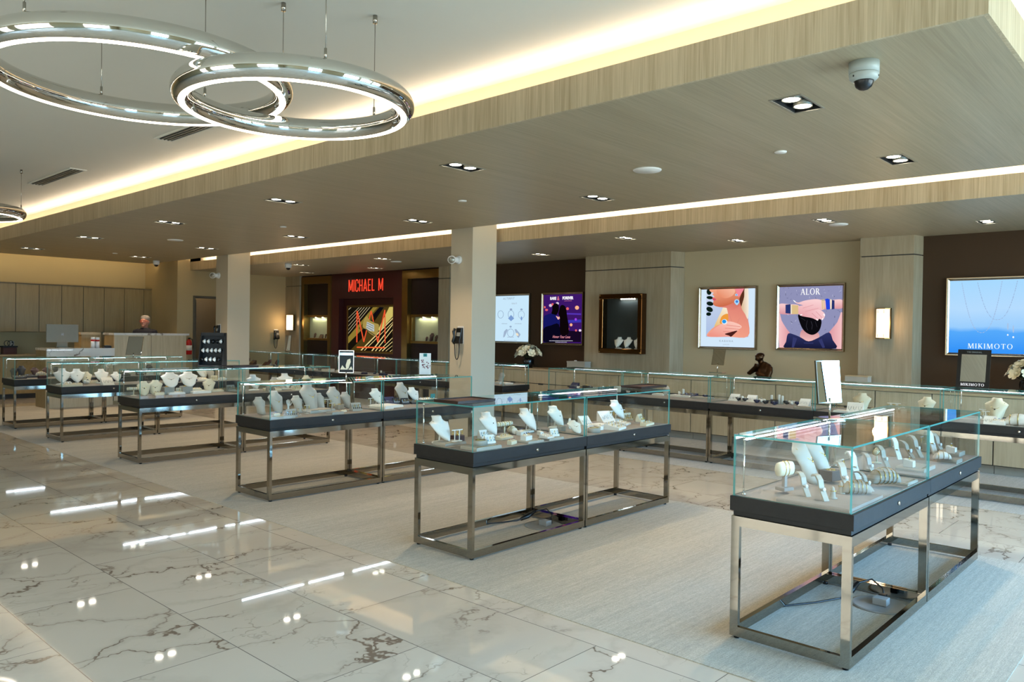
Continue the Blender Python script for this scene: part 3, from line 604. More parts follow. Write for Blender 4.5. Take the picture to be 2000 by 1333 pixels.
tree('k1', 'white_leather', 'small white earring stand'); tree('k2', 'grey_leather', 'small grey earring stand')
def cone(key, mat, desc):
    r = thing('ring_cone', 'x', 'ring display'); MB().lathe([(.001, 0), (.022, 0), (.022, .004), (.015, .005), (.012, .03), (.008, .05), (.003, .058), (.001, .059)], n=18).build('cone', mat, r); MB().torus((0, 0, .036), .0115, .0018, 'z', 20, 6).ell((0, -.0125, .036), .004, .003, .004, 8, 5).build('ring', 'gold', r); PRO[key] = (r, desc, 'ring cones')
cone('c1', 'linen_grey', 'linen ring cone'); cone('c2', 'white_leather', 'white ring cone')
def pillowstand():
    r = thing('pillow_stand', 'x', 'bracelet stand'); bx((-.035, -.03, 0), (.035, .03, .018)).build('foot_block', 'taupe_suede', r, bevel=.004); bx((-.009, -.009, .018), (.009, .009, .075)).build('post', 'taupe_suede', r)
    b = MB(); rr = []
    for i in range(9):
        t = -1+i/4; a = .038*(1-.12*t*t); rr.append([(t*.052, a*.55*math.cos(2*PI*j/18)*1, .108+a*math.sin(2*PI*j/18)) for j in range(18)])
    b.loft(rr, 0, True); b.build('pillow', 'cream_leather', r)
    for x in (-.012, .012): MB().torus((x, 0, .108), .0385, .0018, 'x', 24, 6, sx=.56).build('bangle', 'gold', r)
    PRO['ps1'] = (r, 'cream bracelet pillow on a post', 'bracelet pillows')
pillowstand()
def ovalbangles(key, n, mat, desc):
    r = thing('bangle_pillow', 'x', 'bangle display'); b = MB(); rr = []
    for i in range(13):
        a = PI*i/12; rr.append([(-.085*math.cos(a), (.022+.02*math.sin(a))*math.cos(2*PI*j/16), .002+(.012+.034*math.sin(a))*(1+math.sin(2*PI*j/16))*.9) for j in range(16)])
    b.loft(rr, 0, True); b.build('pillow', mat, r)
    for i in range(n):
        x = -.05+.1*i/(n-1); s = math.sin(math.acos(max(-1, min(1, x/.085)))); MB().torus((x, 0, .002+(.012+.034*s)*.9), (.022+.02*s)+.002, .0022, 'x', 24, 6, sy=(.012+.034*s)*.9/(.022+.02*s)).build('bangle', 'gold', r)
    PRO[key] = (r, desc, 'bangle pillows')
ovalbangles('o1', 5, 'linen_grey', 'oval pillow of gold bangles'); ovalbangles('o2', 3, 'white_leather', 'white pillow with bangles')
def block(key, mat, s, desc, lid=False):
    r = thing('display_block', 'x', 'display block'); bx((-s[0]/2, -s[1]/2, 0), (s[0]/2, s[1]/2, s[2])).build('block', mat, r, bevel=.003); MB().torus((0, 0, s[2]+.0015), min(s[0], s[1])*.3, .0018, 'z', 24, 6).build('bracelet', 'gold', r); PRO[key] = (r, desc, 'display blocks')
block('b1', 'dark_box', (.10, .08, .055), 'dark grey display block'); block('b2', 'linen_grey', (.07, .06, .05), 'linen display block'); block('b3', 'brown_suede', (.10, .07, .045), 'brown display block'); block('b4', 'white_leather', (.08, .06, .035), 'white display block')
def ovalblock():
    r = thing('display_drum', 'x', 'display block'); b = MB().lathe([(.001, 0), (.05, 0), (.05, .035), (.047, .038), (.001, .038)], n=32); b.v = [(x*1.2, y, z) for x, y, z in b.v]; b.build('drum', 'linen_grey', r); MB().torus((0, 0, .040), .035, .0022, 'z', 32, 6, sx=1.2).build('bracelet', 'gold', r); PRO['dr'] = (r, 'oval linen drum with bangle', 'display blocks')
ovalblock()
def slant(key, mat, desc, chain='silver'):
    r = thing('slanted_board', 'x', 'necklace board'); MB().prism([(-.05, 0), (.05, 0), (.05, .085), (.044, .088)], -.065, .065, ax='x').build('board', mat, r)
    for i in range(3):
        x = -.04+.04*i; MB().tube([(x-.012, -.002, .055+.0), (x-.008, -.02, .035), (x, -.028, .026), (x+.008, -.02, .035), (x+.012, -.002, .055)], .0014, 5).build('necklace', chain, r)
    PRO[key] = (r, desc, 'slanted necklace boards')
slant('s1', 'white_leather', 'white slanted necklace board'); slant('s2', 'navy_suede', 'navy slanted necklace board'); slant('s3', 'brown_suede', 'brown slanted necklace board', 'gold')
def tower(key, h, desc):
    r = thing('ring_tower', 'x', 'ring display'); MB().lathe([(.001, 0), (.016, 0), (.016, h-.012), (.013, h-.003), (.001, h)], n=18).build('tower', 'white_leather', r); MB().torus((0, -.006, h*.86), .012, .0022, 'y', 18, 6).build('ring', 'silver', r); PRO[key] = (r, desc, 'ring towers')
tower('w1', .10, 'tall white ring tower'); tower('w2', .065, 'short white ring tower')
def bow(key, mat, desc):
    r = thing('earring_tuft', 'x', 'earring display'); b = MB(); rnd = random.Random(5)
    for i in range(9): b.ell((rnd.uniform(-.02, .02), rnd.uniform(-.015, .015), .012+rnd.uniform(0, .014)), .013, .011, .010, 10, 6)
    b.build('cushion', mat, r); MB().ell((0, -.008, .036), .006, .005, .006, 8, 6).torus((0, -.008, .030), .008, .0014, 'y', 16, 5).build('ring', 'silver', r); PRO[key] = (r, desc, 'ring cushions')
bow('q1', 'navy_suede', 'navy ring cushion'); bow('q2', 'charcoal_suede', 'black ring cushion'); bow('q3', 'white_leather', 'white ring cushion')
def hand():
    r = thing('display_hand', 'x', 'jewelry hand'); b = MB().tube([(0, 0, 0), (0, 0, .02), (0, .002, .06), (0, 0, .085)], .012, 14, rr=[.018, .011, .010, .017])
    for i, (x, l) in enumerate(((-.013, .036), (-.0045, .044), (.0045, .041), (.013, .032))): b.tube([(x, 0, .083), (x*1.25, -.002, .083+l*.5), (x*1.35, -.006, .083+l)], .0045, 8, rr=[.0048, .0044, .003])
    b.tube([(.014, -.002, .066), (.026, -.008, .082), (.030, -.012, .096)], .005, 8, rr=[.006, .005, .0035]); b.build('hand', 'white_leather', r); MB().torus((-.0052, -.001, .10), .0058, .0015, 'z', 14, 5).build('ring', 'gold', r); PRO['hd'] = (r, 'white display hand', 'display hands')
hand()
def bluebox():
    r = thing('ring_box', 'x', 'ring box'); bx((-.03, -.025, 0), (.03, .025, .028)).build('box', 'white_leather', r, bevel=.002); bx((-.03, .019, .028), (.03, .025, .075)).build('lid', 'teal_paint', r); MB().torus((0, 0, .032), .008, .0016, 'y').build('ring', 'silver', r); PRO['bb'] = (r, 'open teal and white ring box', 'ring boxes')
bluebox()
PLACED = []
used = {}
def item(key, case, loc, rz, sc=1):
    proto, desc, grp = PRO[key]
    if key not in used: o = proto; used[key] = 1
    else: o = dup(proto, (0, 0, 0), 0)
    o.location = loc; o.rotation_euler = (0, 0, rz); o.scale = (sc, sc, sc); o['group'] = grp; PLACED.append((o, desc, case)); return o
ZD = .7115
def items(case, rows, base_rz=0):
    for r in rows:
        key, u, v = r[:3]; rot = r[3] if len(r) > 3 else 0; sc = r[4] if len(r) > 4 else 1; z = r[5] if len(r) > 5 else ZD
        p = at_z(u, v, z)
        if case[0] in 'ABCDEF':
            o0 = CASES[case[0]+'1'].location; y = min(max(p.y, o0.y+.07), o0.y+.47); p = at_y(u, v, y); cs = case[0]+('1' if p.x < o0.x+1.22 else '2')
        else:
            x = min(max(p.x, 8.26+.07), 8.26+.47); p = at_x(u, v, x); cs = min((k for k in CASES if k[0] in 'RL'), key=lambda k: abs(CASES[k].location.y-.61-p.y))
        item(key, cs, (p.x, p.y, z), base_rz+rot, sc)
# nearest island, read off the photograph (u, v on the deck)
TOPB = ZD+.0145
items('A1', [('pb', 1600, 985, 0, 1), ('ps1', 1532, 958, -.3, 1, TOPB), ('r1', 1572, 969, -.5, 1, TOPB), ('r1', 1606, 977, -.5, 1.05, TOPB), ('bt', 1574, 945, .05, 1.08, TOPB), ('bt', 1598, 932, .05, 1.1, TOPB), ('b1', 1622, 938, -.2, 1, TOPB),
 ('c1', 1626, 974, .5, 1, TOPB), ('c1', 1642, 964, .3, 1, TOPB), ('r1', 1650, 955, -.6, 1.2, TOPB), ('o1', 1672, 965, -.9, .8, TOPB), ('k2', 1642, 930, 0, 1, TOPB), ('r2', 1670, 935, -.4, .9, TOPB)])
items('A1', [('pl', 1765, 948, 0, .9), ('o1', 1730, 946, -.6, 1, ZD+.019), ('r1', 1700, 928, -.4, 1.1), ('r3', 1693, 958, -.3, 1.2), ('ro', 1712, 905, .2, .75), ('r2', 1752, 897, -.4, .85), ('r1', 1728, 915, -.4, 1.2)])
items('A2', [('pl', 1788, 917, 0, 1.2), ('x1', 1776, 912, 0, 1.15, ZD+.024), ('r1', 1790, 893, -.4, 1.25), ('r3', 1776, 894, -.4, 1.4), ('ps', 1858, 905, 0, 1.1), ('o2', 1840, 898, -.9, .6, ZD+.025), ('r2', 1822, 886, -.4, .95), ('x1', 1858, 885, 0, 1.2, ZD+.02), ('b2', 1852, 872, 0, 1.1), ('k2', 1805, 880, 0, 1.1), ('ps', 1868, 885, 0, 1.25), ('r1', 1835, 880, -.4, 1.2)])
# second island
items('B1', [('pl', 878, 868, 0, 1), ('bc', 860, 857, .05, 1.03), ('bw', 952, 849, .05, 1.0), ('bc', 1030, 843, .05, 1.0), ('bw', 1086, 834, .05, .98), ('pl', 945, 877, 0, 1.2), ('dr', 938, 870, 0, .9, ZD+.022), ('e2', 956, 866, -.2, .75, ZD+.022), ('b3', 893, 855, 0, .9), ('k1', 897, 862, 0, .9, ZD+.018), ('k1', 888, 863, 0, .9, ZD+.018),
 ('ro', 985, 850, 0, .85), ('e2', 946, 856, 0, .8), ('t2', 985, 858, .2, .85), ('x3', 1000, 868, .3, .75), ('pl', 1038, 865, 0, .85), ('x2', 1028, 860, .2, 1.0, ZD+.016), ('x2', 1018, 850, .2, .9), ('o2', 1000, 843, 1.2, .7), ('pl', 1078, 860, 0, .85), ('t1', 1068, 856, .15, .55, ZD+.016), ('e2', 1082, 852, -.3, .7, ZD+.016), ('b2', 1096, 842, 0, .8), ('x1', 1055, 850, 0, .8), ('bf', 1118, 846, -.4, .7), ('hd', 1112, 838, 0, .7)])
items('B2', [('bw', 1207, 817, .05, .98), ('s1', 1183, 824, -.3, 1.05), ('t1', 1205, 839, .25, 1.0), ('t1', 1218, 830, .25, .7), ('t2', 1264, 831, .2, .95), ('e3', 1252, 824, .2, .9), ('k1', 1195, 811, 0, 1), ('e3', 1235, 820, -.2, .9), ('dr', 1160, 845, 0, .95), ('x2', 1150, 838, 0, .9), ('s1', 1143, 828, -.3, .8), ('x1', 1172, 840, 0, .9), ('k1', 1232, 812, 0, 1), ('pw', 1172, 832, 0, .8)])
# third island
items('C1', [('pl', 530, 818, 0, 1.2), ('bk', 509, 810, .05, 1.05), ('bt', 541, 803, .05, .95), ('x3', 540, 812, 0, .5, ZD+.022), ('hd', 563, 795, -.3, .95), ('e1', 569, 815, -.1, .95), ('bk', 582, 806, .05, 1.05), ('bt', 606, 799, .05, 1.2), ('pl', 618, 805, .1, 1.5), ('bk', 626, 800, .05, 1.08), ('k2', 640, 800, -.3, 1.1), ('bt', 652, 796, .05, 1.0), ('b2', 662, 800, 0, 1), ('bk', 677, 794, .05, 1.05), ('e1', 695, 803, -.1, 1.05), ('k2', 599, 809, 0, .9), ('k2', 585, 812, 0, .8), ('x3', 671, 805, 0, .5), ('k2', 648, 806, 0, 1), ('ps', 655, 811, 0, 1)])
items('C2', [('bw', 736, 786, .05, .95), ('bt', 781, 783, .05, 1.05), ('bw', 806, 780, .05, .9), ('s2', 768, 783, -.1, .9), ('e4', 770, 790, -.1, .9), ('e4', 788, 790, -.1, .9), ('pw', 755, 797, .1, 1.6), ('pb', 790, 797, 0, .6), ('t3', 808, 788, -.1, .9), ('t1', 835, 785, 0, .9), ('bb', 848, 778, 0, 1.1), ('k1', 724, 792, 0, .9), ('x3', 845, 790, 0, .9), ('x4', 758, 790, 0, .8)])
items('D1', [('bm', 297, 768, -.4, 1.05), ('bf', 328, 748, -.3, 1.25, ZD+.09), ('b2', 328, 757, 0, 1.7), ('bf', 363, 746, -.3, 1.25, ZD+.09), ('b2', 363, 755, 0, 1.7), ('bm', 410, 760, -.5, 1.0), ('pw', 385, 766, 0, 1.4), ('t2', 378, 760, 0, .9, ZD+.03), ('ro', 268, 764, 0, .8), ('x3', 305, 772, 0, .9), ('e3', 352, 764, 0, .9), ('t2', 425, 764, 0, 1), ('e1', 440, 752, 0, 1), ('pw', 340, 770, 0, 1.2), ('bm', 282, 757, -.3, 1)])
items('E1', [('bw', 121, 748, -.2, 1.15), ('bw', 147, 746, -.2, 1.1), ('bm', 170, 744, -.2, 1.0), ('bc', 195, 742, -.2, 1.05), ('t1', 128, 750, 0, .7), ('t2', 140, 756, 0, 1.2), ('q3', 170, 750, 0, 1.6), ('x3', 183, 748, 0, 1), ('e3', 207, 748, 0, 1.2), ('s1', 210, 752, 0, 1.1), ('q1', 224, 744, 0, 1.4), ('q1', 232, 747, 0, 1.3), ('bw', 225, 738, 0, .8)])
items('F1', [('bd', 31, 733, -.2, .95), ('bd', 47, 730, -.2, 1.15), ('br', 70, 731, -.1, 1.1), ('br', 82, 729, -.1, 1.1), ('t3', 38, 740, 0, 1), ('pw', 42, 738, 0, 1), ('o1', 80, 734, 0, 1), ('t3', 60, 737, 0, 1.1), ('b3', 82, 740, 0, 1), ('bd', 108, 728, 0, 1), ('x4', 100, 736, 0, 1)])
# rear row, right of the column
items('R3', [('t4', 1345, 771, 0, 1.1), ('w1', 1335, 766, 0, 1), ('w2', 1327, 766, 0, 1), ('pw', 1322, 768, 0, 1), ('q1', 1378, 773, 0, 1.3), ('pl', 1372, 779, 0, 1.2), ('pw', 1340, 776, 0, 1.2)], -PI/2)
items('R4', [('s1', 1426, 778, 0, .9), ('q2', 1440, 778, 0, 1.2), ('s1', 1463, 774, 0, .9), ('q2', 1460, 785, 0, 1.2), ('q1', 1478, 788, 0, 1.2), ('q2', 1495, 790, 0, 1.2), ('q1', 1512, 792, 0, 1.3), ('w1', 1511, 776, 0, 1), ('w1', 1520, 772, 0, 1.1), ('w1', 1528, 778, 0, 1), ('w2', 1450, 770, 0, 1), ('b1', 1512, 784, 0, .9), ('q3', 1488, 778, 0, 1.4), ('q2', 1538, 790, 0, 1.3), ('q3', 1545, 783, 0, 1.4), ('q1', 1560, 792, 0, 1.3), ('s1', 1570, 784, 0, .9), ('pl', 1572, 798, 0, 1)], -PI/2)
items('R5', [('bm', 1680, 806, .1, 1.25), ('s1', 1668, 812, .2, 1.2), ('pw', 1645, 808, 0, 1), ('pw', 1702, 808, 0, 1.2), ('bm', 1808, 798, 0, 1.15), ('x2', 1728, 800, 0, 1), ('k1', 1740, 798, 0, 1.1), ('k1', 1752, 800, 0, 1.1), ('x1', 1765, 802, 0, 1.1), ('x3', 1711, 800, 0, .8), ('w2', 1782, 806, 0, 1)], -PI/2)
items('R6', [('bm', 1944, 822, 0, 1.35), ('s1', 1935, 830, .1, .8), ('x2', 1950, 832, 0, 1.1), ('k1', 1920, 820, 0, 1.1), ('pw', 1870, 812, 0, 1.3), ('o2', 1990, 832, 0, 1.3), ('k1', 1925, 822, 0, 1)], -PI/2)
items('R1', [('s2', 1122, 745, 0, .95), ('b1', 1150, 747, 0, 1), ('q3', 1128, 740, 0, 1.1), ('q2', 1150, 752, 0, 1.3), ('q3', 1163, 752, 0, 1.2), ('w2', 1178, 749, 0, 1), ('q2', 1173, 749, 0, 1.3), ('k2', 1190, 752, 0, 1)], -PI/2)
items('R2', [('pn', 1225, 757, 0, 1.2), ('q2', 1228, 754, 0, 1.2, ZD+.02), ('k2', 1216, 748, 0, 1.1), ('t3', 1260, 764, 0, 1), ('bk', 1300, 762, 0, .8), ('pw', 1290, 772, 0, 1)], -PI/2)
# the cases too far to read piece by piece: the mix the photograph shows in each
def fill(case, keys, seed):
    rnd = random.Random(seed); o = CASES[case]; pts = []; tries = 0
    rz = o.rotation_euler.z; c, s = math.cos(rz), math.sin(rz)
    for k in keys:
        for _ in range(60):
            x, y = rnd.uniform(.10, 1.12), (rnd.uniform(.10, .26) if k[0] in 'xetqkc' else rnd.uniform(.28, .45))
            if all((x-a)**2+(y-b)**2 > .095**2 for a, b in pts): break
        else: continue
        pts.append((x, y)); item(k, case, (o.location.x+x*c-y*s, o.location.y+x*s+y*c, ZD), rz+rnd.uniform(-.2, .2), rnd.uniform(.95, 1.15))
fill('D2', ['bw', 'bw', 'bm', 'bf', 'e3', 'e1', 'x2', 't2', 'q1', 'bk'], 3)
fill('E2', ['q1', 'q3', 'e3', 'x2', 'bk', 'bw', 't1', 'q1', 'x2'], 4)
fill('F2', ['q2', 'bd', 'x4', 'e4', 'bk', 'q3', 'x2', 't3'], 5)
fill('L1', ['x2', 't1', 'k1', 'bk', 'q3', 'pw'], 6)
fill('L2', ['q1', 'q1', 'x5', 'q1', 'x5', 'k1', 'q1', 't4'], 7)
fill('L3', ['q1', 'x5', 'q1', 'w2', 'q1', 'x5', 'q3'], 8)
fill('L4', ['x1', 'x2', 'w2', 'x2', 't1', 'q3', 'x1'], 9)
fill('L5', ['t3', 'q3', 'x4', 'q3', 'q3', 'x4'], 10)
fill('L6', ['br', 't3', 'x4', 'br', 'q3', 's3'], 11)
fill('L7', ['br', 'br', 's3', 't3', 'x4', 'br', 'k2'], 12)
for k, (o, d, g) in PRO.items():
    if k not in used:
        for ch in list(o.children): bpy.data.objects.remove(ch)
        bpy.data.objects.remove(o)
by = {}
for o, d, c in PLACED: by.setdefault((d, c), []).append(o)
bpy.context.view_layer.update()
def bbox(o):
    P_ = []
    for ch in o.children:
        if ch.type == 'MESH': P_ += [ch.matrix_basis @ Vector(q) for q in ch.bound_box]
    mb = Matrix.LocRotScale(o.location, o.rotation_euler, o.scale); return [mb @ q for q in P_]
def clamp_in(o, c):
    cs = CASES[c]; mi = Matrix.LocRotScale(cs.location, cs.rotation_euler, (1, 1, 1)).inverted(); m0 = mi.inverted()
    L_ = [mi @ q for q in bbox(o)]; x0, x1, y0, y1, z1 = min(q.x for q in L_), max(q.x for q in L_), min(q.y for q in L_), max(q.y for q in L_), max(q.z for q in L_)
    if z1 > .975: k = (.975-o.location.z)/(z1-o.location.z); o.scale = tuple(v*k for v in o.scale)
    dx = max(.024-x0, 0) or min(CL-.024-x1, 0); dy = max(.024-y0, 0) or min(CD-.052-y1, 0)
    if x1-x0 > CL-.05: dx = 0
    v = m0.to_3x3() @ Vector((dx, dy, 0)); o.location = o.location+v; return (x1-x0), (y1-y0)
SZ = {}
for o, d, c in PLACED: SZ[o.name] = clamp_in(o, c)
bycase = {}
for o, d, c in PLACED:
    if abs(o.location.z-ZD) < .001 and not o.name.startswith('display_platform'): bycase.setdefault(c, []).append(o)
for c, L in bycase.items():
    for it in range(10):
        for i in range(len(L)):
            for j in range(i):
                a_, b_ = L[i], L[j]; v = a_.location-b_.location; v.z = 0; r_ = .40*(sum(SZ[a_.name])/2+sum(SZ[b_.name])/2)
                if v.length < r_: v = (v.normalized() if v.length > 1e-4 else Vector((1, 0, 0)))*(r_-v.length)*.25; a_.location = a_.location+v; b_.location = b_.location-v
    for o in L: clamp_in(o, c)
for (d, c), L in by.items():
    L.sort(key=lambda o: px_of(o.location)[0])
    for i, o in enumerate(L): o['label'] = ('%s in the %s' % (d, CN[c])) if len(L) == 1 else '%s, %s from left, %s' % (d, ordn(i), CN[c])
# ------------------------------------------------------------------ things standing on the cases
ZT = 1.0125
def menu(u, v, rot, w, d, label):
    p = at_z(u, v, ZT); r = thing('display_tray', label, 'tray', (p.x, p.y, ZT), rot); bx((-w/2, -d/2, 0), (w/2, d/2, .012)).build('tray_base', 'wood_dark', r, bevel=.002); b = MB(); b.box((-w/2, -d/2, .012), (w/2, -d/2+.01, .02)); b.box((-w/2, d/2-.01, .012), (w/2, d/2, .02)); b.box((-w/2, -d/2+.01, .012), (-w/2+.01, d/2-.01, .02)); b.box((w/2-.01, -d/2+.01, .012), (w/2, d/2-.01, .02)); b.build('tray_rim', 'wood_dark', r); MB().box((-w*.4, -d*.4, .0122), (w*.4, d*.4, .014)).build('tray_lining', 'brown_suede', r)
menu(908, 785, 0, .36, .24, 'dark wooden presentation tray on the left unit of the second island'); menu(1258, 757, 0, .42, .22, 'dark wooden presentation tray on the right unit of the second island'); menu(470, 717.5, 0, .34, .26, 'dark presentation tray beside the watch rack on the fourth island')
def mirror(u, v, rot, w, h, post, label, z=ZT, tilt=.12, glassy='mirror', bw=.09):
    p = at_z(u, v, z); r = thing('table_mirror', label, 'mirror', (p.x, p.y, z), rot)
    b = MB(); rr = [[(sx*bw+math.copysign(.0, sx), sy*.055, zz) for sx, sy in ((-1, -1), (1, -1), (1, 1), (-1, 1))] for zz in (0, .012)]; b.loft(rr, 0, False); b.build('base', 'chrome', r, bevel=.004)
    MB().cyl((0, 0, .012), (0, 0, post+.03), .006, n=12).build('post', 'chrome', r)
    T = Matrix.Translation((0, 0, post)) @ Matrix.Rotation(-tilt, 4, 'X'); f = .006
    b = MB(); b.box((-w/2, -.004, 0), (-w/2+f, .008, h)); b.box((w/2-f, -.004, 0), (w/2, .008, h)); b.box((-w/2+f, -.004, 0), (w/2-f, .008, f)); b.box((-w/2+f, -.004, h-f), (w/2-f, .008, h)); b.box((-w/2+f, .004, f), (w/2-f, .008, h-f)); b.xf(T); b.build('frame', 'chrome', r)
    b = bx((-w/2+f, -.001, f), (w/2-f, .003, h-f)); b.xf(T); b.build('mirror_glass', glassy, r); return r
mirror(1620, 819, -.335, .20, .25, .095, 'tall tilted chrome table mirror on the nearest island', tilt=.1, bw=.075)
mirror(1401, 729, -PI/2, .17, .22, .10, 'small chrome table mirror on the rear row below the blond woman poster', tilt=.25)
mirror(260, 700, -.9, .24, .29, .05, 'square table mirror on the farthest island before the reception counter', tilt=.28)
mirror(561, 690, -PI/2+.3, .14, .30, .05, 'small table mirror on the rear row left of the maroon bay')
def sign(u, v, rot, w, h, post, label, nm='counter_sign'):
    p = at_z(u, v, ZT); r = thing(nm, label, 'sign', (p.x, p.y, ZT), rot); bx((-.06, -.04, 0), (.06, .04, .008)).build('base', 'chrome', r)
    if post: MB().cyl((0, 0, .008), (0, 0, post+.01), .006, n=10).build('post', 'chrome', r)
    return r
r = sign(676, 748, -.75, .12, .2, .09, 'framed photo sign of cream busts on a chrome post, third island')
w_, h_, z_ = .135, .205, .09
b = MB(); b.box((-w_/2, -.003, z_), (w_/2, .006, z_+h_)); b.build('frame', 'silver', r)
bx((-w_/2+.005, -.005, z_+.005), (w_/2-.005, -.003, z_+h_-.005)).build('photo_background', 'niche_dark', r)
bx((-w_/2+.008, -.007, z_+h_-.045), (w_/2-.008, -.005, z_+h_-.02)).build('photo_sky', 'gem_white', r)
MB().prism([(-.005, z_+.07), (.01, z_+.12), (.035, z_+.13), (.04, z_+.10), (.02, z_+.04), (0, z_+.035)], -.008, -.006).build('photo_bust', 'cream_leather', r)
MB().prism([(-.055, z_+.03), (-.035, z_+.07), (-.015, z_+.045), (.02, z_+.03), (.045, z_+.06), (.058, z_+.03)], -.008, -.006).build('photo_stand', 'cream_leather', r); bx((-w_/2+.006, -.007, z_+.006), (w_/2-.006, -.005, z_+.024)).build('photo_floor', 'black_matte', r)
r = sign(830, 733, -.75, .12, .2, 0, 'white leaflet sign with a teal emblem on the third island right unit')
w_, h_, z_ = .125, .235, .004; bx((-w_/2, -.003, z_), (w_/2, .004, z_+h_)).build('card', 'paper', r); bx((-.02, -.005, z_+h_-.038), (.02, -.003, z_+h_-.004)).build('emblem', 'teal_paint', r); MB().prism([(-.006, z_+h_-.028), (0, z_+h_-.012), (.006, z_+h_-.028)], -.0065, -.005).build('emblem_mark', 'marking', r)
b = MB(); rnd = random.Random(2)
for i in range(26):
    x, z = rnd.gauss(0, .022), z_+.10+rnd.gauss(0, .025); s = rnd.uniform(.004, .009); b.prism([(x+s*math.cos(k*1.05), z+s*math.sin(k*1.05)) for k in range(6)], -.005, -.003)
b.build('printed_flowers', 'pink_suede', r)
# angled black watch rack
p = at_z(415, 716, ZT); r = thing('watch_rack', 'black slanted rack of pale round watches beside the far column', 'watch display', (p.x+.0, p.y+.0, ZT), -.75)
W_, H_, D_ = .30, .42, .2
b = MB(); b.prism([(-D_/2, 0), (D_/2, 0), (D_/2-.03, H_), (D_/2-.075, H_), (-D_/2, .02)], -W_/2, -W_/2+.015, ax='x'); b.prism([(-D_/2, 0), (D_/2, 0), (D_/2-.03, H_), (D_/2-.075, H_), (-D_/2, .02)], W_/2-.015, W_/2, ax='x'); b.box((-W_/2+.015, D_/2-.04, 0), (W_/2-.015, D_/2-.03, H_)); b.box((-W_/2+.015, -D_/2, 0), (W_/2-.015, D_/2-.04, .02)); b.box((-W_/2+.015, -.01, H_-.04), (W_/2-.015, D_/2-.04, H_)); b.build('rack_body', 'black_matte', r)
for row in range(3):
    z = .09+.11*row; y = -.055+.045*row; MB().tube([(-W_/2+.015, y, z), (W_/2-.015, y, z)], .012, 12).build('bar', 'black_plastic', r)
    for i in range(5):
        x = -.105+.05*i; mt = 'pearl' if (row == 1 or (i+row) % 5 in (1, 2, 3)) else 'black_plastic'
        MB().torus((x, y, z), .022, .0075, 'x', 20, 8).cyl((x, y-.026, z), (x, y-.034, z), .019, n=18).build('watch', mt, r)
# MIKIMOTO framed mirror
SER = {}
def glyph(ch):
    T, t = .17, .075   # thick, thin stems
    def st(x0, z0, x1, z1, w): # slanted stem as a quad
        dx = w/2*math.hypot(x1-x0, z1-z0)/max(abs(z1-z0), 1e-3); return [(x0-dx, z0), (x0+dx, z0), (x1+dx, z1), (x1-dx, z1)]
    def serif(x, z, w=.24): return [(x-w/2, z), (x+w/2, z), (x+w/2, z+.045), (x-w/2, z+.045)]
    if ch == 'I': return .34, [st(.17, 0, .17, 1, T), serif(.17, 0), serif(.17, .955)]
    if ch == 'M': return 1.12, [st(.13, 0, .17, 1, t), st(.52, 0, .22, 1, T), st(.52, 0, .86, 1, t), st(.96, 0, .92, 1, T), serif(.13, 0, .26), serif(.97, 0, .3), serif(.17, .955, .2), serif(.93, .955, .24)]
    if ch == 'K': return .84, [st(.18, 0, .18, 1, T), serif(.18, 0), serif(.18, .955), st(.26, .42, .68, 1, t), st(.72, 0, .34, .56, T), serif(.7, 0, .28), serif(.66, .955, .26)]
    if ch == 'T': return .82, [st(.41, 0, .41, .93, T), serif(.41, 0), [(.03, .93), (.79, .93), (.79, 1), (.03, 1)], [(.03, .78), (.08, .78), (.08, .93), (.03, .93)], [(.74, .78), (.79, .78), (.79, .93), (.74, .93)]]
    if ch == 'L': return .7, [st(.18, 0, .18, 1, T), serif(.18, .955), [(.06, 0), (.66, 0), (.66, .06), (.06, .06)], [(.61, .06), (.66, .06), (.66, .24), (.61, .18)]]
    if ch == 'A': return .92, [st(.12, 0, .44, 1, t), st(.76, 0, .44, 1, T), [(.24, .34), (.64, .34), (.64, .40), (.24, .40)], serif(.12, 0), serif(.78, 0, .3)]
    def ring(cx, cz, rx, rz, th, tn, a0=0, a1=2*PI, n=28):
        out = []
        for i in range(n):
            a, b_ = a0+(a1-a0)*i/n, a0+(a1-a0)*(i+1)/n; out.append([(cx+rx*math.cos(a), cz+rz*math.sin(a)), (cx+rx*math.cos(b_), cz+rz*math.sin(b_)), (cx+(rx-th)*math.cos(b_), cz+(rz-tn)*math.sin(b_)), (cx+(rx-th)*math.cos(a), cz+(rz-tn)*math.sin(a))])
        return out
    if ch == 'O': return 1.02, ring(.5, .5, .46, .52, .16, .06)
    if ch == 'B': return .72, [st(.18, 0, .18, 1, T), serif(.16, 0, .2), serif(.16, .955, .2)]+ring(.3, .74, .3, .26, .14, .06, -PI/2, PI/2, 12)+ring(.3, .27, .36, .27, .15, .06, -PI/2, PI/2, 12)
    if ch == 'R': return .86, [st(.18, 0, .18, 1, T), serif(.18, 0), serif(.16, .955, .2)]+ring(.3, .73, .33, .27, .15, .06, -PI/2, PI/2, 12)+[st(.72, 0, .42, .48, T), serif(.74, 0, .26)]
    return .4, []
def serif_text(s, size, mat, parent, x, y, z, sx=1, track=.14, dep=.002, name='lettering'):
    b = MB(); pos_ = 0; L = []
    for ch in s:
        w, qs = glyph(ch); L.append((pos_, qs)); pos_ += w+track
    tot = pos_-track
    for p0, qs in L:
        for q in qs: b.prism([(x+(p0-tot/2+a)*size*sx, z+c*size) for a, c in q], y-dep, y)
    return b.build(name, mat, parent)
p = at_z(1903, 757, ZT); r = thing('brand_mirror', 'black framed tilted mirror lettered MIKIMOTO on the rear row at right', 'mirror', (p.x-.1, p.y, ZT), -PI/2); T = Matrix.Rotation(-.2, 4, 'X')
w_, h_ = .29, .385
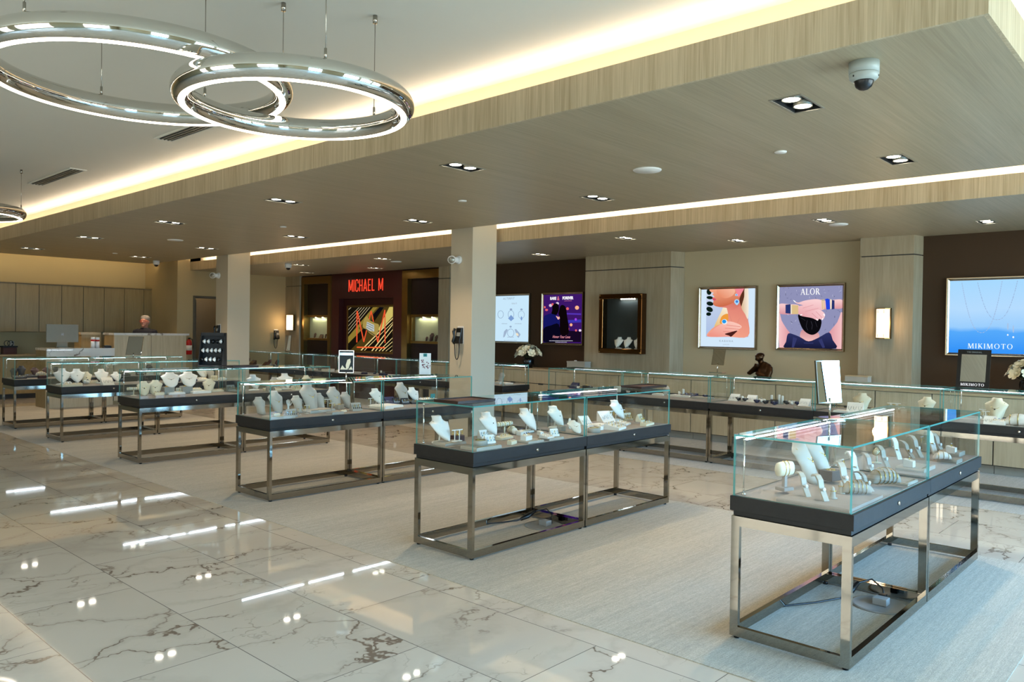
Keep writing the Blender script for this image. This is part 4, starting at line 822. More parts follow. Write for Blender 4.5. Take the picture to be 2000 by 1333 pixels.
b = MB(); b.box((-w_/2, 0, 0), (-w_/2+.035, .012, h_)); b.box((w_/2-.035, 0, 0), (w_/2, .012, h_)); b.box((-w_/2+.035, 0, 0), (w_/2-.035, .012, .06)); b.box((-w_/2+.035, 0, h_-.05), (w_/2-.035, .012, h_)); b.box((-w_/2+.035, .008, .06), (w_/2-.035, .012, h_-.05)); b.xf(T); b.build('frame', 'black_plastic', r)
b = bx((-w_/2+.035, .002, .06), (w_/2-.035, .008, h_-.05)); b.xf(T); b.build('mirror_glass', 'mirror', r)
o = serif_text('MIKIMOTO', .026, 'text_white', r, 0, 0, .018, sx=1.05); 
for v in o.data.vertices: v.co = T @ v.co
o = text('THE ORIGINAL', .02, 'grey_plastic', r, (0, (h_-.03)*math.sin(.2)-.002, (h_-.033)*math.cos(.2)), name='upper_lettering'); o.rotation_euler = (PI/2-.2, 0, 0)
b = MB(); b.prism([(.0, 0), (.12, 0), (.11, .01), (.06, .2), (.05, .2)], -.01, .01, ax='x'); b.build('easel_leg', 'black_plastic', r)
# ------------------------------------------------------------------ wall pieces
def bar_(x0, y0_, x1, y1, w):
    L = math.hypot(x1-x0, y1-y0_); nx, ny = -(y1-y0_)/L*w/2, (x1-x0)/L*w/2; return [(x0+nx, y0_+ny), (x1+nx, y1+ny), (x1-nx, y1-ny), (x0-nx, y0_-ny)]
RZ = -PI/2
def cr(pts, n=5):
    out = []; m = len(pts)
    for i in range(m):
        p0, p1, p2, p3 = (pts[(i+k-1) % m] for k in range(4))
        for j in range(n):
            t = j/n; out.append(tuple(.5*(2*p1[a]+(p2[a]-p0[a])*t+(2*p0[a]-5*p1[a]+4*p2[a]-p3[a])*t*t+(3*p1[a]-p0[a]-3*p2[a]+p3[a])*t**3) for a in (0, 1)))
    return out
def elp(cx, cy_, rx, ry, rot=0, n=20): return [(cx+rx*math.cos(a)*math.cos(rot)-ry*math.sin(a)*math.sin(rot), cy_+rx*math.cos(a)*math.sin(rot)+ry*math.sin(a)*math.cos(rot)) for a in [2*PI*k/n for k in range(n)]]
INK = {}
def ink(col, s=.92):
    k = 'ink_'+col if isinstance(col, str) else 'ink_%s_%s_%d' % (col[0], col[1], int(col[2]*10))
    if k not in M:
        if isinstance(col, str): glow(k, col, s)
        else: grad(k, *col)
    return k
class Poster:
    def __init__(s, name, label, x, ul, ur, vt, vb, frame='champagne_metal', fw=.036, depth=.045, bg='#ffffff', org=(0, 0), sc=1, cat='poster', bgmat=None):
        a = at_x(ul, (vt+vb)/2, x); c = at_x(ur, (vt+vb)/2, x); um = (ul+ur)/2; zt, zb = at_x(um, vt, x).z, at_x(um, vb, x).z
        s.x = x; s.yl = a.y; s.z0 = zb; s.w = a.y-c.y; s.h = zt-zb; s.org = org; s.sc = sc; s.k = 0
        s.r = thing(name, label, cat, (x, a.y, zb), RZ); w, h = s.w, s.h
        b = MB()
        for i in range(4): # mitred frame with a rounded section
            q = [(0, 0, 0), (w, 0, 0), (w, 0, h), (0, 0, h)][i]; q2 = [(w, 0, 0), (w, 0, h), (0, 0, h), (0, 0, 0)][i]
            d1 = [(1, 1), (-1, 1), (-1, -1), (1, -1)]; ra = []
            for (px_, _, pz_), (sx, sz) in ((q, d1[i]), (q2, d1[(i+1) % 4])):
                ra.append([(px_+sx*t*fw, -yy, pz_+sz*t*fw) for t, yy in ((0, 0), (0, depth*.6), (.12, depth), (.4, depth), (.6, depth*.8), (1, depth*.55), (1, 0))])
            b.loft(ra, 0, False)
        b.build('frame', frame, s.r)
        s.y = -depth*.35
        bx((fw*.8, s.y, fw*.8), (w-fw*.8, 0.0, h-fw*.8)).build('lit_panel', bgmat or ink(bg), s.r)
    def P(s, p):
        q = at_x(s.org[0]+p[0]/s.sc, s.org[1]+p[1]/s.sc, s.x); return (s.yl-q.y, q.z-s.z0)
    def shape(s, pts, col, name='printed_shape', smooth=True, n=5, lift=1):
        s.k += lift; y = s.y-.0004*s.k; fw = .0; L = cr(pts, n) if smooth else pts
        q = [s.P(p) for p in L]; q = [(min(max(a, .03), s.w-.03), min(max(c, .03), s.h-.03)) for a, c in q]
        return MB().prism(q, y-.0006, y).build(name, ink(col), s.r, normals=False)
    def multi(s, polys, col, name):
        s.k += 1; y = s.y-.0004*s.k; b = MB()
        for pts in polys: b.prism([(min(max(a, .03), s.w-.03), min(max(c, .03), s.h-.03)) for a, c in [s.P(p) for p in pts]], y-.0006, y)
        return b.build(name, ink(col), s.r, normals=False)
    def words(s, cx, cy_, w, h, col):
        rn = random.Random(int(cx+cy_)); x = cx-w/2; L = []
        while x < cx+w/2-4:
            q = min(rn.uniform(h*.9, h*3.2), cx+w/2-x); yo = rn.uniform(-.12, .12)*h; L.append([(x, cy_-h*.35+yo), (x+q, cy_-h*.35+yo), (x+q, cy_+h*.35), (x, cy_+h*.35)]); x += q+h*.35
        s.multi(L, col, 'small_print')
    def txt(s, st, cx, cy_, hpx, col, **k):
        a = s.P((cx, cy_+hpx/2)); c = s.P((cx, cy_-hpx/2)); s.k += 1; k.setdefault('name', 'lettering')
        return text(st, (c[1]-a[1])/.73, ink(col), s.r, (a[0], s.y-.0004*s.k-.001, a[1]), depth=.0004, **k)
PX = XW-.005
# blond woman
P = Poster('lightbox_poster', 'lit poster of a blond woman with blue earring and ring, lettered KABANA', PX, 1366, 1480, 560, 683, bg='#d3e8fa', org=(1350, 500), sc=6.25)
P.shape([(192, 405), (708, 400), (703, 993), (188, 990)], ('#a9bfe4', '#cdd8ea', 1.6), 'photo_background', False)
P.multi([elp(225, 440, 30, 38), elp(234, 512, 40, 20, .1), elp(236, 585, 42, 26, .2), elp(232, 655, 42, 30, .5), elp(220, 712, 30, 22)], '#0d1f17', 'printed_leaves')
P.shape([(400, 625), (440, 612), (470, 700), (460, 800), (380, 850), (300, 900), (290, 860), (330, 770), (370, 690)], ('#e7bd78', '#f9ecd2', 1.2), 'printed_hair')
P.shape([(380, 740), (455, 710), (455, 795), (360, 830)], '#ee9c3e', 'printed_hair_glow')
P.shape([(440, 600), (520, 520), (645, 480), (655, 650), (700, 770), (700, 985), (450, 988), (205, 985), (250, 900), (330, 850), (450, 800), (455, 700)], ('#f5a48a', '#d9786e', 1.3), 'printed_neck', n=4)
P.shape([(330, 622), (450, 605), (560, 555), (632, 470), (640, 560), (560, 640), (470, 670), (455, 640)], ('#e5887a', '#c4614f', 1.2), 'printed_jaw_shadow', n=4)
P.multi([bar_(470, 700, 520, 860, 9), bar_(600, 760, 560, 840, 7)], '#e08a7c', 'printed_collar_bone')
P.shape([(240, 408), (400, 404), (560, 403), (648, 402), (630, 470), (555, 555), (450, 605), (380, 622), (320, 620), (282, 600), (276, 562), (292, 540), (268, 515), (290, 500), (266, 470), (285, 455), (245, 440)], ('#c9623f', '#f2a583', 1.9), 'printed_face', n=3)
P.shape([(268, 512), (292, 520), (312, 530), (300, 545), (285, 548), (272, 540)], '#d9536a', 'printed_lips')
P.shape([(340, 405), (530, 405), (520, 480), (420, 520), (330, 470)], ('#e88b66', '#f6b89c', .6), 'printed_cheek')
P.shape([(545, 402), (652, 400), (625, 450), (590, 500), (556, 478), (560, 440)], '#f38a98', 'printed_ear')
P.shape([(600, 520), (655, 402), (668, 402), (660, 560), (640, 640), (615, 610)], '#5a3020', 'printed_shadow_hair')
P.shape([(660, 402), (705, 402), (704, 760), (665, 710), (622, 640), (630, 590), (655, 500)], ('#d8b48c', '#fbeedd', .2), 'printed_hair_fall', n=3)
P.multi([elp(560, 478, 17, 13), elp(565, 562, 31, 31), elp(566, 592, 14, 10)], '#a8d8f8', 'printed_earring'); P.multi([elp(566, 560, 16, 16), elp(562, 478, 7, 6)], '#3d80d8', 'printed_stone')
P.shape([(215, 985), (260, 920), (330, 862), (455, 803), (560, 822), (625, 862), (600, 895), (562, 925), (500, 960), (440, 988)], ('#ee9686', '#fbc6b8', .9), 'printed_hand', n=4)
P.multi([bar_(440, 845, 610, 868, 5), bar_(420, 885, 600, 898, 5), bar_(400, 925, 560, 926, 5)], '#d97a70', 'printed_finger_lines')
P.shape([(420, 955), (500, 930), (572, 915), (530, 960), (495, 988), (470, 975)], '#4a1f1c', 'printed_finger_gap')
P.multi([elp(416, 806, 34, 32)], '#e6eff2', 'printed_ring'); P.multi([elp(412, 803, 25, 23)], '#2098ea', 'printed_ring_stone')
P.txt('KABANA', 436, 1040, 24, '#8e98a3', space=1.6); P.words(436, 1083, 80, 7, '#a9b3bd')
# bracelets and bun
P = Poster('lightbox_poster', 'lit poster of a dark haired woman from behind with bracelets, lettered ALOR', PX, 1518, 1651.5, 554.5, 686, bg='#9092b8', org=(1350, 500), sc=6.25)
rnd = random.Random(11); st = [[], [], []]
for i in range(80):
    x, y = rnd.uniform(1090, 1840), rnd.uniform(375, 960); L, a, w_ = rnd.uniform(14, 46), rnd.choice([0, .6, 1.2, 1.57, 2.2, 2.6]), rnd.uniform(1.8, 4.5)
    dx, dy = L*math.cos(a), L*math.sin(a); nx, ny = -math.sin(a)*w_, math.cos(a)*w_; st[i % 3].append([(x-dx/2-nx*.3, y-dy/2-ny*.3), (x+nx, y+ny), (x+dx/2, y+dy/2), (x-nx*.2, y-ny*.2)])
P.multi(st[0], '#23233a', 'printed_strokes'); P.multi(st[1], '#c9cbe2', 'printed_strokes'); P.multi(st[2], '#5d5f88', 'printed_strokes')
P.shape([(1082, 700), (1110, 790), (1170, 890), (1215, 960), (1180, 1060), (1150, 1131), (1082, 1131)], ('#f6c4c6', '#dc959f', 0), 'printed_shoulder', n=3); P.shape([(1848, 690), (1790, 810), (1700, 920), (1690, 950), (1740, 1060), (1775, 1131), (1848, 1131)], ('#dc959f', '#f6c4c6', 0), 'printed_shoulder', n=3)
P.shape([(1370, 900), (1540, 930), (1565, 1000), (1450, 1045), (1340, 1000)], ('#f2bdbb', '#c98a90', 1.57), 'printed_neck')
P.shape([(1190, 950), (1270, 965), (1350, 1000), (1440, 1045), (1560, 1000), (1690, 935), (1735, 1030), (1775, 1131), (1460, 1131), (1150, 1126), (1165, 1050)], ('#161836', '#2f3566', 1.57), 'printed_dress', n=3)
P.multi([[(1250, 990), (1300, 1010), (1260, 1120), (1235, 1120)], [(1560, 1030), (1600, 1010), (1640, 1120), (1610, 1125)], [(1380, 1060), (1500, 1062), (1495, 1072), (1385, 1070)]], '#34396b', 'printed_folds')
P.shape([(1312, 720), (1400, 745), (1500, 760), (1592, 782), (1585, 880), (1545, 940), (1480, 966), (1400, 930), (1345, 850)], '#0c0b10', 'printed_hair', n=4)
P.multi([bar_(1470, 800, 1486, 850, 5), bar_(1486, 850, 1478, 900, 5), bar_(1425, 790, 1410, 860, 4), bar_(1410, 860, 1430, 910, 4), bar_(1350, 760, 1400, 790, 3), bar_(1520, 800, 1545, 870, 3)], '#3a3944', 'printed_hair_shine')
P.shape([(1082, 592), (1200, 592), (1320, 606), (1330, 700), (1200, 716), (1082, 700)], ('#d9949d', '#fbd0d0', 1.57), 'printed_forearm'); P.shape([(1848, 538), (1700, 545), (1600, 560), (1610, 650), (1720, 645), (1848, 640)], ('#d9949d', '#fbd0d0', 1.57), 'printed_forearm')
P.shape([(1252, 540), (1310, 572), (1400, 546), (1540, 530), (1625, 560), (1640, 645), (1540, 680), (1430, 715), (1370, 735), (1310, 700), (1318, 620), (1370, 605), (1290, 580)], ('#e9a5ac', '#fbd3d4', 1.3), 'printed_hands', n=4)
P.multi([bar_(1370, 640, 1500, 600, 4), bar_(1400, 680, 1560, 640, 4)], '#d78f98', 'printed_hand_lines')
P.shape([(1540, 660), (1600, 672), (1642, 720), (1615, 780), (1570, 770), (1550, 790), (1480, 760), (1345, 732), (1400, 705)], ('#e59fa8', '#f9cdd0', .4), 'printed_fingers', n=4)
P.multi([bar_(1480, 700, 1560, 775, 4), bar_(1530, 680, 1610, 760, 4)], '#cf8590', 'printed_finger_lines')
P.multi([elp(1270, 556, 20, 6, .7), elp(1350, 722, 16, 6, -.3), elp(1545, 780, 7, 14, -.5), elp(1612, 772, 6, 16, .3), elp(1632, 722, 8, 16, -.4)], '#ffffff', 'printed_nails')
P.multi([[(1160, 598), (1222, 592), (1222, 708), (1160, 702)], [(1726, 540), (1757, 545), (1757, 650), (1722, 655)]], '#29366f', 'printed_bracelet_navy'); P.multi([[(1224, 596), (1236, 597), (1238, 712), (1222, 710)], [(1704, 530), (1722, 535), (1722, 648), (1706, 652)]], '#efe3c8', 'printed_bracelet_cream')
P.multi([[(1238, 600), (1316, 606), (1316, 714), (1238, 712)]], '#dcbf8a', 'printed_bracelet_gold'); P.multi([[(1600, 535), (1612, 532), (1618, 655), (1606, 655)]], '#dcbf8a', 'printed_bracelet_gold'); P.multi([[(1620, 532), (1632, 530), (1640, 650), (1628, 655)]], '#dcbf8a', 'printed_bracelet_gold'); P.multi([[(1645, 530), (1672, 522), (1700, 535), (1704, 650), (1680, 658), (1658, 655)]], '#2447dc', 'printed_bracelet_blue')
a = P.P((1462, 476)); c = P.P((1462, 400)); P.k += 1; serif_text('ALOR', c[1]-a[1], ink('#ffffff'), P.r, a[0], P.y-.0004*P.k-.0006, a[1], sx=.86, track=.06, dep=.0006)
# blue necklace poster
t = NT('sky_blue_print'); tc_ = t.add('ShaderNodeTexCoord'); sx_, sy_, sz_ = t.sep(tc_.outputs['Generated']); nn = t.noise(tc_.outputs['Generated'], 2.2, 2)
cl = t.ramp(t.math('ADD', sz_, t.math('MULTIPLY', t.math('SUBTRACT', nn, .5), .12)), [(0, lin('#2f8ff5')), (.3, lin('#55a8f8')), (.36, lin('#98cbfa')), (.6, lin('#b3d9fb')), (1, lin('#a4d6fb'))]); e_ = t.add('ShaderNodeEmission'); t.link(cl, e_.inputs[0]); e_.inputs[1].default_value = .95; M['sky_blue_print'] = t.surf(e_.outputs[0])
P = Poster('lightbox_poster', 'lit blue poster of hanging pearl necklaces, lettered MIKIMOTO, at the right edge', PX-.02, 1848.5, 2021, 541, 697, org=(1840, 530), sc=5.556, bgmat='sky_blue_print')
def beads(P, path, r, col, nm):
    P.k += 1; b = MB(); pts = [P.P(p) for p in path]
    for i in range(len(pts)-1):
        (a0, c0), (a1, c1) = pts[i], pts[i+1]; L = math.hypot(a1-a0, c1-c0); m_ = max(1, int(L/.012))
        for j in range(m_):
            u = (j+.5)/m_; rr_ = r*(1.0 if (i+j) % 2 else .55); b.prism(elp(a0+(a1-a0)*u, c0+(c1-c0)*u, rr_*.8, rr_*1.25, math.atan2(c1-c0, a1-a0)-PI/2, 8), P.y-.0012, P.y-.0004)
    b.build(nm, ink(col), P.r)
def cate(x0, y0, x1, y1, xb, yb, n=14):
    L = [(x0+(xb-x0)*(i/n), y0+(yb-y0)*(1-(1-i/n)**2.3)) for i in range(n+1)]; R_ = [(x1+(xb-x1)*(i/n), y1+(yb-y1)*(1-(1-i/n)**2.3)) for i in range(n+1)]; return L+R_[::-1][1:]
beads(P, cate(218, 120, 655, 110, 430, 668), .0062, '#a3bde0', 'printed_necklace'); beads(P, cate(388, 115, 822, 105, 600, 528), .0062, '#9db8dc', 'printed_necklace')
P.multi([elp(717, 600, 8, 40, 0), elp(776, 628, 8, 42, 0)], '#a9c4e6', 'printed_earring'); P.multi([elp(716, 692, 9, 10), elp(776, 717, 10, 11)], '#eef9ff', 'printed_pearl')
a = P.P((522, 842)); c = P.P((522, 788)); serif_text('MIKIMOTO', c[1]-a[1], ink('#eafcff'), P.r, a[0], P.y-.002, a[1], sx=1.02, track=.16, dep=.0006)
# couple at night
P = Poster('lightbox_poster', 'lit purple poster of a couple in silhouette lettered RARE AND FOREVER', XW-.025, 1059.5, 1141, 571.5, 674.5, bg='#3c1768', org=(980, 560), sc=10.253)
P.shape([(855, 700), (1600, 660), (1600, 720), (1350, 730), (855, 760)], '#3c35b0', 'printed_lights_band', False); P.shape([(855, 860), (1600, 900), (1595, 1115), (850, 1110)], '#150822', 'printed_dark_ground', False); P.shape([(1300, 530), (1600, 540), (1600, 570), (1300, 560)], '#5434b4', 'printed_lights_band', False)
P.multi([elp(990, 380, 32, 30), elp(1128, 340, 30, 28)], '#d8c6dc', 'printed_bokeh'); P.multi([elp(1030, 360, 24, 26), elp(875, 415, 18, 22), elp(1330, 445, 28, 28), elp(910, 470, 30, 22), elp(1340, 850, 22, 30), elp(1500, 880, 20, 22)], '#e2646c', 'printed_bokeh'); P.multi([elp(1520, 425, 40, 40), elp(1402, 768, 27, 30)], '#ffb48c', 'printed_bokeh'); P.multi([elp(1495, 660, 22, 26)], '#a244f0', 'printed_bokeh'); P.multi([elp(1580, 880, 24, 24)], '#f0dcf6', 'printed_bokeh')
P.shape([(855, 620), (930, 560), (1010, 535), (1040, 500), (1120, 520), (1125, 600), (1170, 680), (1160, 900), (1150, 1110), (1000, 1110), (852, 1108), (852, 850)], '#141760', 'printed_jacket', n=3); P.shape([(852, 850), (1000, 780), (1160, 760), (1170, 1110), (852, 1108)], '#07061c', 'printed_jacket_shade', n=3)
P.shape([(1100, 590), (1150, 610), (1200, 580), (1205, 610), (1160, 655), (1140, 660)], '#f3b4ae', 'printed_hand')
P.shape([(1030, 400), (1060, 350), (1110, 340), (1150, 370), (1160, 430), (1150, 500), (1110, 565), (1060, 560), (1010, 540), (1025, 480)], '#0a0508', 'printed_man_head', n=4); P.shape([(1185, 400), (1230, 370), (1285, 400), (1310, 480), (1325, 600), (1350, 750), (1345, 950), (1200, 960), (1175, 720), (1180, 640), (1150, 540), (1160, 500)], '#0c0508', 'printed_woman', n=4)
P.txt('RARE', 1045, 237, 56, '#f6f2fb', sx=.86, offset=.004); P.txt('&', 1148, 235, 86, '#f07f96', sx=.8, name='ampersand'); P.txt('FOREVER', 1338, 228, 56, '#f6f2fb', sx=.86, offset=.004)
P.txt('NATURAL DIAMONDS', 1345, 288, 13, '#e58aa5', name='small_lettering', sx=1.05); P.txt('Honor Your Love', 1205, 1005, 58, '#f29aa8', shear=.45, sx=.78, name='script_lettering')
P.words(1205, 1088, 470, 13, '#d9d6e6'); P.words(1205, 1116, 230, 12, '#d9d6e6')
# pale ring poster half behind the column
P = Poster('lightbox_poster', 'lit pale blue poster of ring drawings half hidden by the near column', XW-.025, 957, 1037, 574.5, 671, bg='#c9e8fb', org=(980, 560), sc=10.253)
P.txt('ALTERFIT', 150, 240, 44, '#8b97a8', shear=.25, space=1.25); P.txt('Perfect Fit', 260, 338, 36, '#a7b3c1', shear=.4, sx=.7, name='script_lettering')
def ro(cx, cy_, rx, ry, th, n=26): return [[(cx+rx*math.cos(a), cy_+ry*math.sin(a)), (cx+rx*math.cos(b_), cy_+ry*math.sin(b_)), (cx+(rx-th)*math.cos(b_), cy_+(ry-th)*math.sin(b_)), (cx+(rx-th)*math.cos(a), cy_+(ry-th)*math.sin(a))] for a, b_ in [(2*PI*k/n, 2*PI*(k+1)/n) for k in range(n)]]
P.multi(ro(-10, 560, 60, 80, 9)+ro(198, 560, 62, 84, 9)+ro(405, 565, 64, 80, 7)+ro(192, 930, 70, 84, 9)+[elp(198, 460, 26, 20), elp(408, 460, 24, 18), elp(190, 805, 22, 18)], '#93a9c4', 'printed_rings'); P.multi([[(140, 640), (198, 570), (262, 640), (198, 695)], elp(408, 640, 16, 40)], '#7b9cd0', 'printed_stones')
P.multi([[(270, 860), (300, 850), (390, 960), (350, 1030), (320, 1000)]], '#9fb4cd', 'printed_band'); P.multi([[(40, 1020), (60, 900), (110, 850), (135, 870), (70, 1010)]], '#9fb4cd', 'printed_band'); P.multi([elp(325, 960, 20, 34, -.6)], '#f3e4c6', 'printed_band_glint')
P.words(345, 746, 140, 16, '#a3b6c9'); P.words(70, 746, 110, 16, '#a3b6c9'); P.words(190, 1015, 130, 16, '#a3b6c9'); P.words(190, 1080, 260, 12, '#a3b6c9')
# brass display window on the wood pilaster
X1 = 10.2
a = at_x(1179, 632, X1); c = at_x(1262.5, 632, X1); zt, zb = at_x(1220, 575, X1).z, at_x(1220, 691, X1).z; w_, h_ = a.y-c.y, zt-zb
r = thing('wall_display_window', 'bronze framed dark display window with three white busts on the wood pilaster', 'display window', (X1, a.y, zb), RZ); f = .075; dpt = .115
b = MB()
for A, B_ in (((0, 0), (w_, f)), ((0, h_-f), (w_, h_)), ((0, f), (f, h_-f)), ((w_-f, f), (w_, h_-f))): b.box((A[0], -dpt-.02, A[1]), (B_[0], 0, B_[1]))
b.build('frame', 'bronze_frame', r, bevel=.006); bx((f, -.012, f), (w_-f, -.002, h_-f)).build('backing', 'niche_dark', r)
bx((f, -dpt, f), (w_-f, -dpt+.006, h_-f)).build('glass_front', 'glass', r)
for i in range(6): MB().cyl((w_*.46+i*.047, -.045, h_-f-.002), (w_*.46+i*.047, -.045, h_-f-.010), .014, n=12).build('led', 'lamp_white', r)
for x in (0.02, w_-.02):
    for z in (.02, h_-.02): MB().ell((x, -dpt-.022, z), .014, .006, .014, 12, 6).build('corner_boss', 'brass', r)
area('window_lamp', (w_*.6, -.05, h_-f-.02), .3, .03, .6, '#dff2ff', (0, 0, 0), r)
for i, u_ in enumerate((1207, 1225, 1245)):
    q = at_x(u_, 683, X1-.06); o = dup(PRO['bw'][0] if i != 1 else PRO['bc'][0], (X1-.06, q.y, zb+f+.001), RZ, 'small white bust in the bronze framed wall window, %s of three from left' % ordn(i), 'busts in the wall display window'); o.scale = (.95, .8, .98)
# sconces
def sconce(x, ya, yb, za, zb_, label, n):
    w, h, d = ya-yb, za-zb_, .09; r = thing('wall_sconce', label, 'wall lamp', (x, ya, zb_), RZ)
    bx((.004, -.02, -.006), (w-.004, 0, h+.006)).build('back_plate', 'brass', r)
    b = MB(); rr = []
    for z in (.004, h-.004): rr.append([(.008, -.02, z), (.008, -d*.6, z), (w*.16, -d*.82, z), (w*.32, -d, z), (w*.68, -d, z), (w*.84, -d*.82, z), (w-.008, -d*.6, z), (w-.008, -.02, z)])
    b.loft(rr, 0, False); b.build('shade', 'sconce_glow', r)
    b = MB(); b.box((0, -d*.62, -.004), (.008, -.0, h+.004)); b.box((w-.008, -d*.62, -.004), (w, 0, h+.004)); b.prism([(0, 0), (0, -d*.62), (w*.3, -d-.004), (w*.7, -d-.004), (w, -d*.62), (w, 0)], -.008, .003, ax='z'); b.prism([(0, 0), (0, -d*.62), (w*.3, -d-.004), (w*.7, -d-.004), (w, -d*.62), (w, 0)], h-.003, h+.008, ax='z'); b.build('metal_frame', 'brass', r)
    b = MB()
    for z in (.03, h-.035):
        for xx in (w*.2, w*.62): b.box((xx, -d-.004, z-.02), (xx+.005, -d+.004, z+.02))
    b.build('clip', 'brass', r)
    l = bpy.data.lights.new('lamp_light', 'POINT'); l.energy = K_SCONCE; l.color = lin('#ffd09a')[:3]; l.shadow_soft_size = .06; o = bpy.data.objects.new('lamp_light', l); COL.objects.link(o); o.parent = r; o.location = (w/2, -.16, h/2)
sconce(10.2, 3.20, 3.03, 1.85, 1.49, 'glowing rectangular wall sconce on the wood pilaster between two lit posters', 0)
sconce(10.2, at_x(563, 630, 10.2).y, at_x(576.5, 630, 10.2).y, 1.82, 1.46, 'glowing rectangular wall sconce left of the maroon bay', 1)
# maroon brand bay
XM = 10.30
def Y(u, x=XM): return at_x(u, 600, x).y
def Zc(u, v, x=XM): return at_x(u, v, x).z
y0 = Y(588.5)
bay = thing('brand_wall_bay', 'dark maroon wall bay with brass niches and red MICHAEL M lettering', 'wall bay', (XM, y0, 0), RZ)
LX = lambda u, x=XM: y0-at_x(u, 600, x).y
D = .13   # depth of the bay behind its face plane
uL = dict(o0=LX(588.5), i0=LX(598), i1=LX(644.5), o1=LX(649.5)); uR = dict(o0=LX(789), i0=LX(800), i1=LX(864), o1=LX(873))
for nm, q in (('left', uL), ('right', uR)):
    b = MB(); b.box((q['o0'], -.06, 0), (q['i0'], D, ZR-.03)); b.box((q['i1'], -.06, 0), (q['o1'], D, ZR-.03)); b.box((q['i0'], -.06, ZR-.2), (q['i1'], D, ZR-.03)); b.build('niche_surround', 'brass', bay)
    bw0, bw1 = (LX(599, XM+.05), LX(643.5, XM+.05)) if nm == 'left' else (LX(804, XM+.05), LX(862, XM+.05)); z0, z1 = 1.235, 1.82
    b = MB(); b.box((q['i0'], .04, 0), (q['i1'], D, z0)); b.box((q['i0'], .04, z1), (q['i1'], D, ZR-.2)); 
    b.box((q['i0'], .04, z0), (bw0, D, z1)) if bw0 > q['i0']+.004 else None; b.box((bw1, .04, z0), (q['i1'], D, z1)) if q['i1'] > bw1+.004 else None
    b.build('niche_panel', 'maroon_dark', bay)
    n = thing('wall_showcase', 'small lit wall showcase with brown jewelry displays in the %s maroon niche' % nm, 'wall showcase', (XM+.04, y0-bw0, z0), RZ); w_, h_ = bw1-bw0, z1-z0; f = .05
    b = MB(); b.box((0, -.02, 0), (w_, .085, f)); b.box((0, -.02, h_-f), (w_, .085, h_)); b.box((0, -.02, f), (f, .085, h_-f)); b.box((w_-f, -.02, f), (w_, .085, h_-f)); b.build('frame', 'brass', n, bevel=.004)
    bx((f, .07, f), (w_-f, .085, h_-f)).build('lining', 'niche_lining', n); bx((f, -.012, f), (w_-f, -.008, h_-f)).build('glass_front', 'glass', n)
    for x in (w_*.38, w_*.68): MB().cyl((x, .03, h_-f-.002), (x, .03, h_-f-.012), .014, n=12).build('spot', 'lamp_white', n)
    area('showcase_lamp', (w_/2, .03, h_-f-.02), w_*.6, .04, .9, '#f6f4cc', (0, 0, 0), n)
    for j, (fx, kk, sc_) in enumerate(((.35, 'br', .9), (.62, 's3', 1.0), (.82, 'br', .75)) if nm == 'left' else ((.5, 'br', .7), (.66, 'br', 1.25), (.82, 'br', .95))):
        o = dup(PRO[kk][0], (XM+.07, y0-bw0-w_*fx, z0+f+.001), RZ, 'brown display in the %s lit maroon niche, %s of three from left' % (nm, ordn(j)), 'brown displays in the maroon bay niches'); o.scale = (sc_, sc_*.5, sc_)
c0, c1 = uL['o1'], uR['o0']; r0, r1 = LX(664), LX(770.5); zt_, zb_ = Zc(717, 583), .62
b = MB(); b.box((c0, -.03, 0), (r0, D, ZR-.004)); b.box((r1, -.03, 0), (c1, D, ZR-.004)); b.box((r0, -.03, zt_), (r1, D, ZR-.004)); b.box((r0, -.03, 0), (r1, D, zb_)); b.box((r0, .1, zb_), (r1, D, zt_)); b.build('centre_panel', 'maroon', bay)
b = MB(); b.box((uL['o0'], -.04, ZR-.03), (c0, D, ZR-.004)); b.box((c1, -.04, ZR-.03), (uR['o1'], D, ZR-.004)); b.build('header_strip', 'maroon_dark', bay)
q0, q1 = at_x(681.5, 570, XM-.03), at_x(748.5, 545, XM-.03); zz0, zz1 = at_x(715, 569, XM-.03).z, at_x(715, 545.5, XM-.03).z
def block_text(st, size, x0, x1, z0, yb, mat, parent, name, W=.42, th=.075, gap=.2):
    # condensed capitals from straight strokes, one unit high
    G = {'M': (.62, [(0, 0, 0, 1), (.62, 0, .62, 1), (.02, 1, .31, .12), (.60, 1, .31, .12)]), 'I': (0, [(0, 0, 0, 1)]), 'C': (W, [(0, .12, 0, .88), (0, .88, .1, .97), (.1, .97, W-.1, .97), (W-.1, .97, W, .88), (W, .88, W, .68), (0, .12, .1, .03), (.1, .03, W-.1, .03), (W-.1, .03, W, .12), (W, .12, W, .32)]),
         'H': (W, [(0, 0, 0, 1), (W, 0, W, 1), (0, .5, W, .5)]), 'A': (.5, [(0, 0, .25, 1), (.5, 0, .25, 1), (.09, .26, .41, .26)]), 'E': (.36, [(0, 0, 0, 1), (0, .95, .36, .95), (0, .5, .3, .5), (0, .05, .36, .05)]), 'L': (.34, [(0, 0, 0, 1), (0, .05, .34, .05)]), ' ': (.2, [])}
    tot = sum(G[c][0]+gap+th for c in st)-gap; k = (x1-x0)/tot; b = MB(); x = th/2
    for c in st:
        for q in G[c][1]:
            L = math.hypot((q[2]-q[0])*k, (q[3]-q[1])*size); nx, nz = -(q[3]-q[1])*size/L*th*k/2, (q[2]-q[0])*k/L*th*k/2
            if abs(nx) < 1e-6: nz = .045*size*(1 if nz > 0 else -1)
            p = [(x0+(x+q[0])*k, z0+q[1]*size), (x0+(x+q[2])*k, z0+q[3]*size)]; b.prism([(p[0][0]+nx, p[0][1]+nz), (p[1][0]+nx, p[1][1]+nz), (p[1][0]-nx, p[1][1]-nz), (p[0][0]-nx, p[0][1]-nz)], yb-.012, yb)
        x += G[c][0]+gap+th
    return b.build(name, mat, parent)
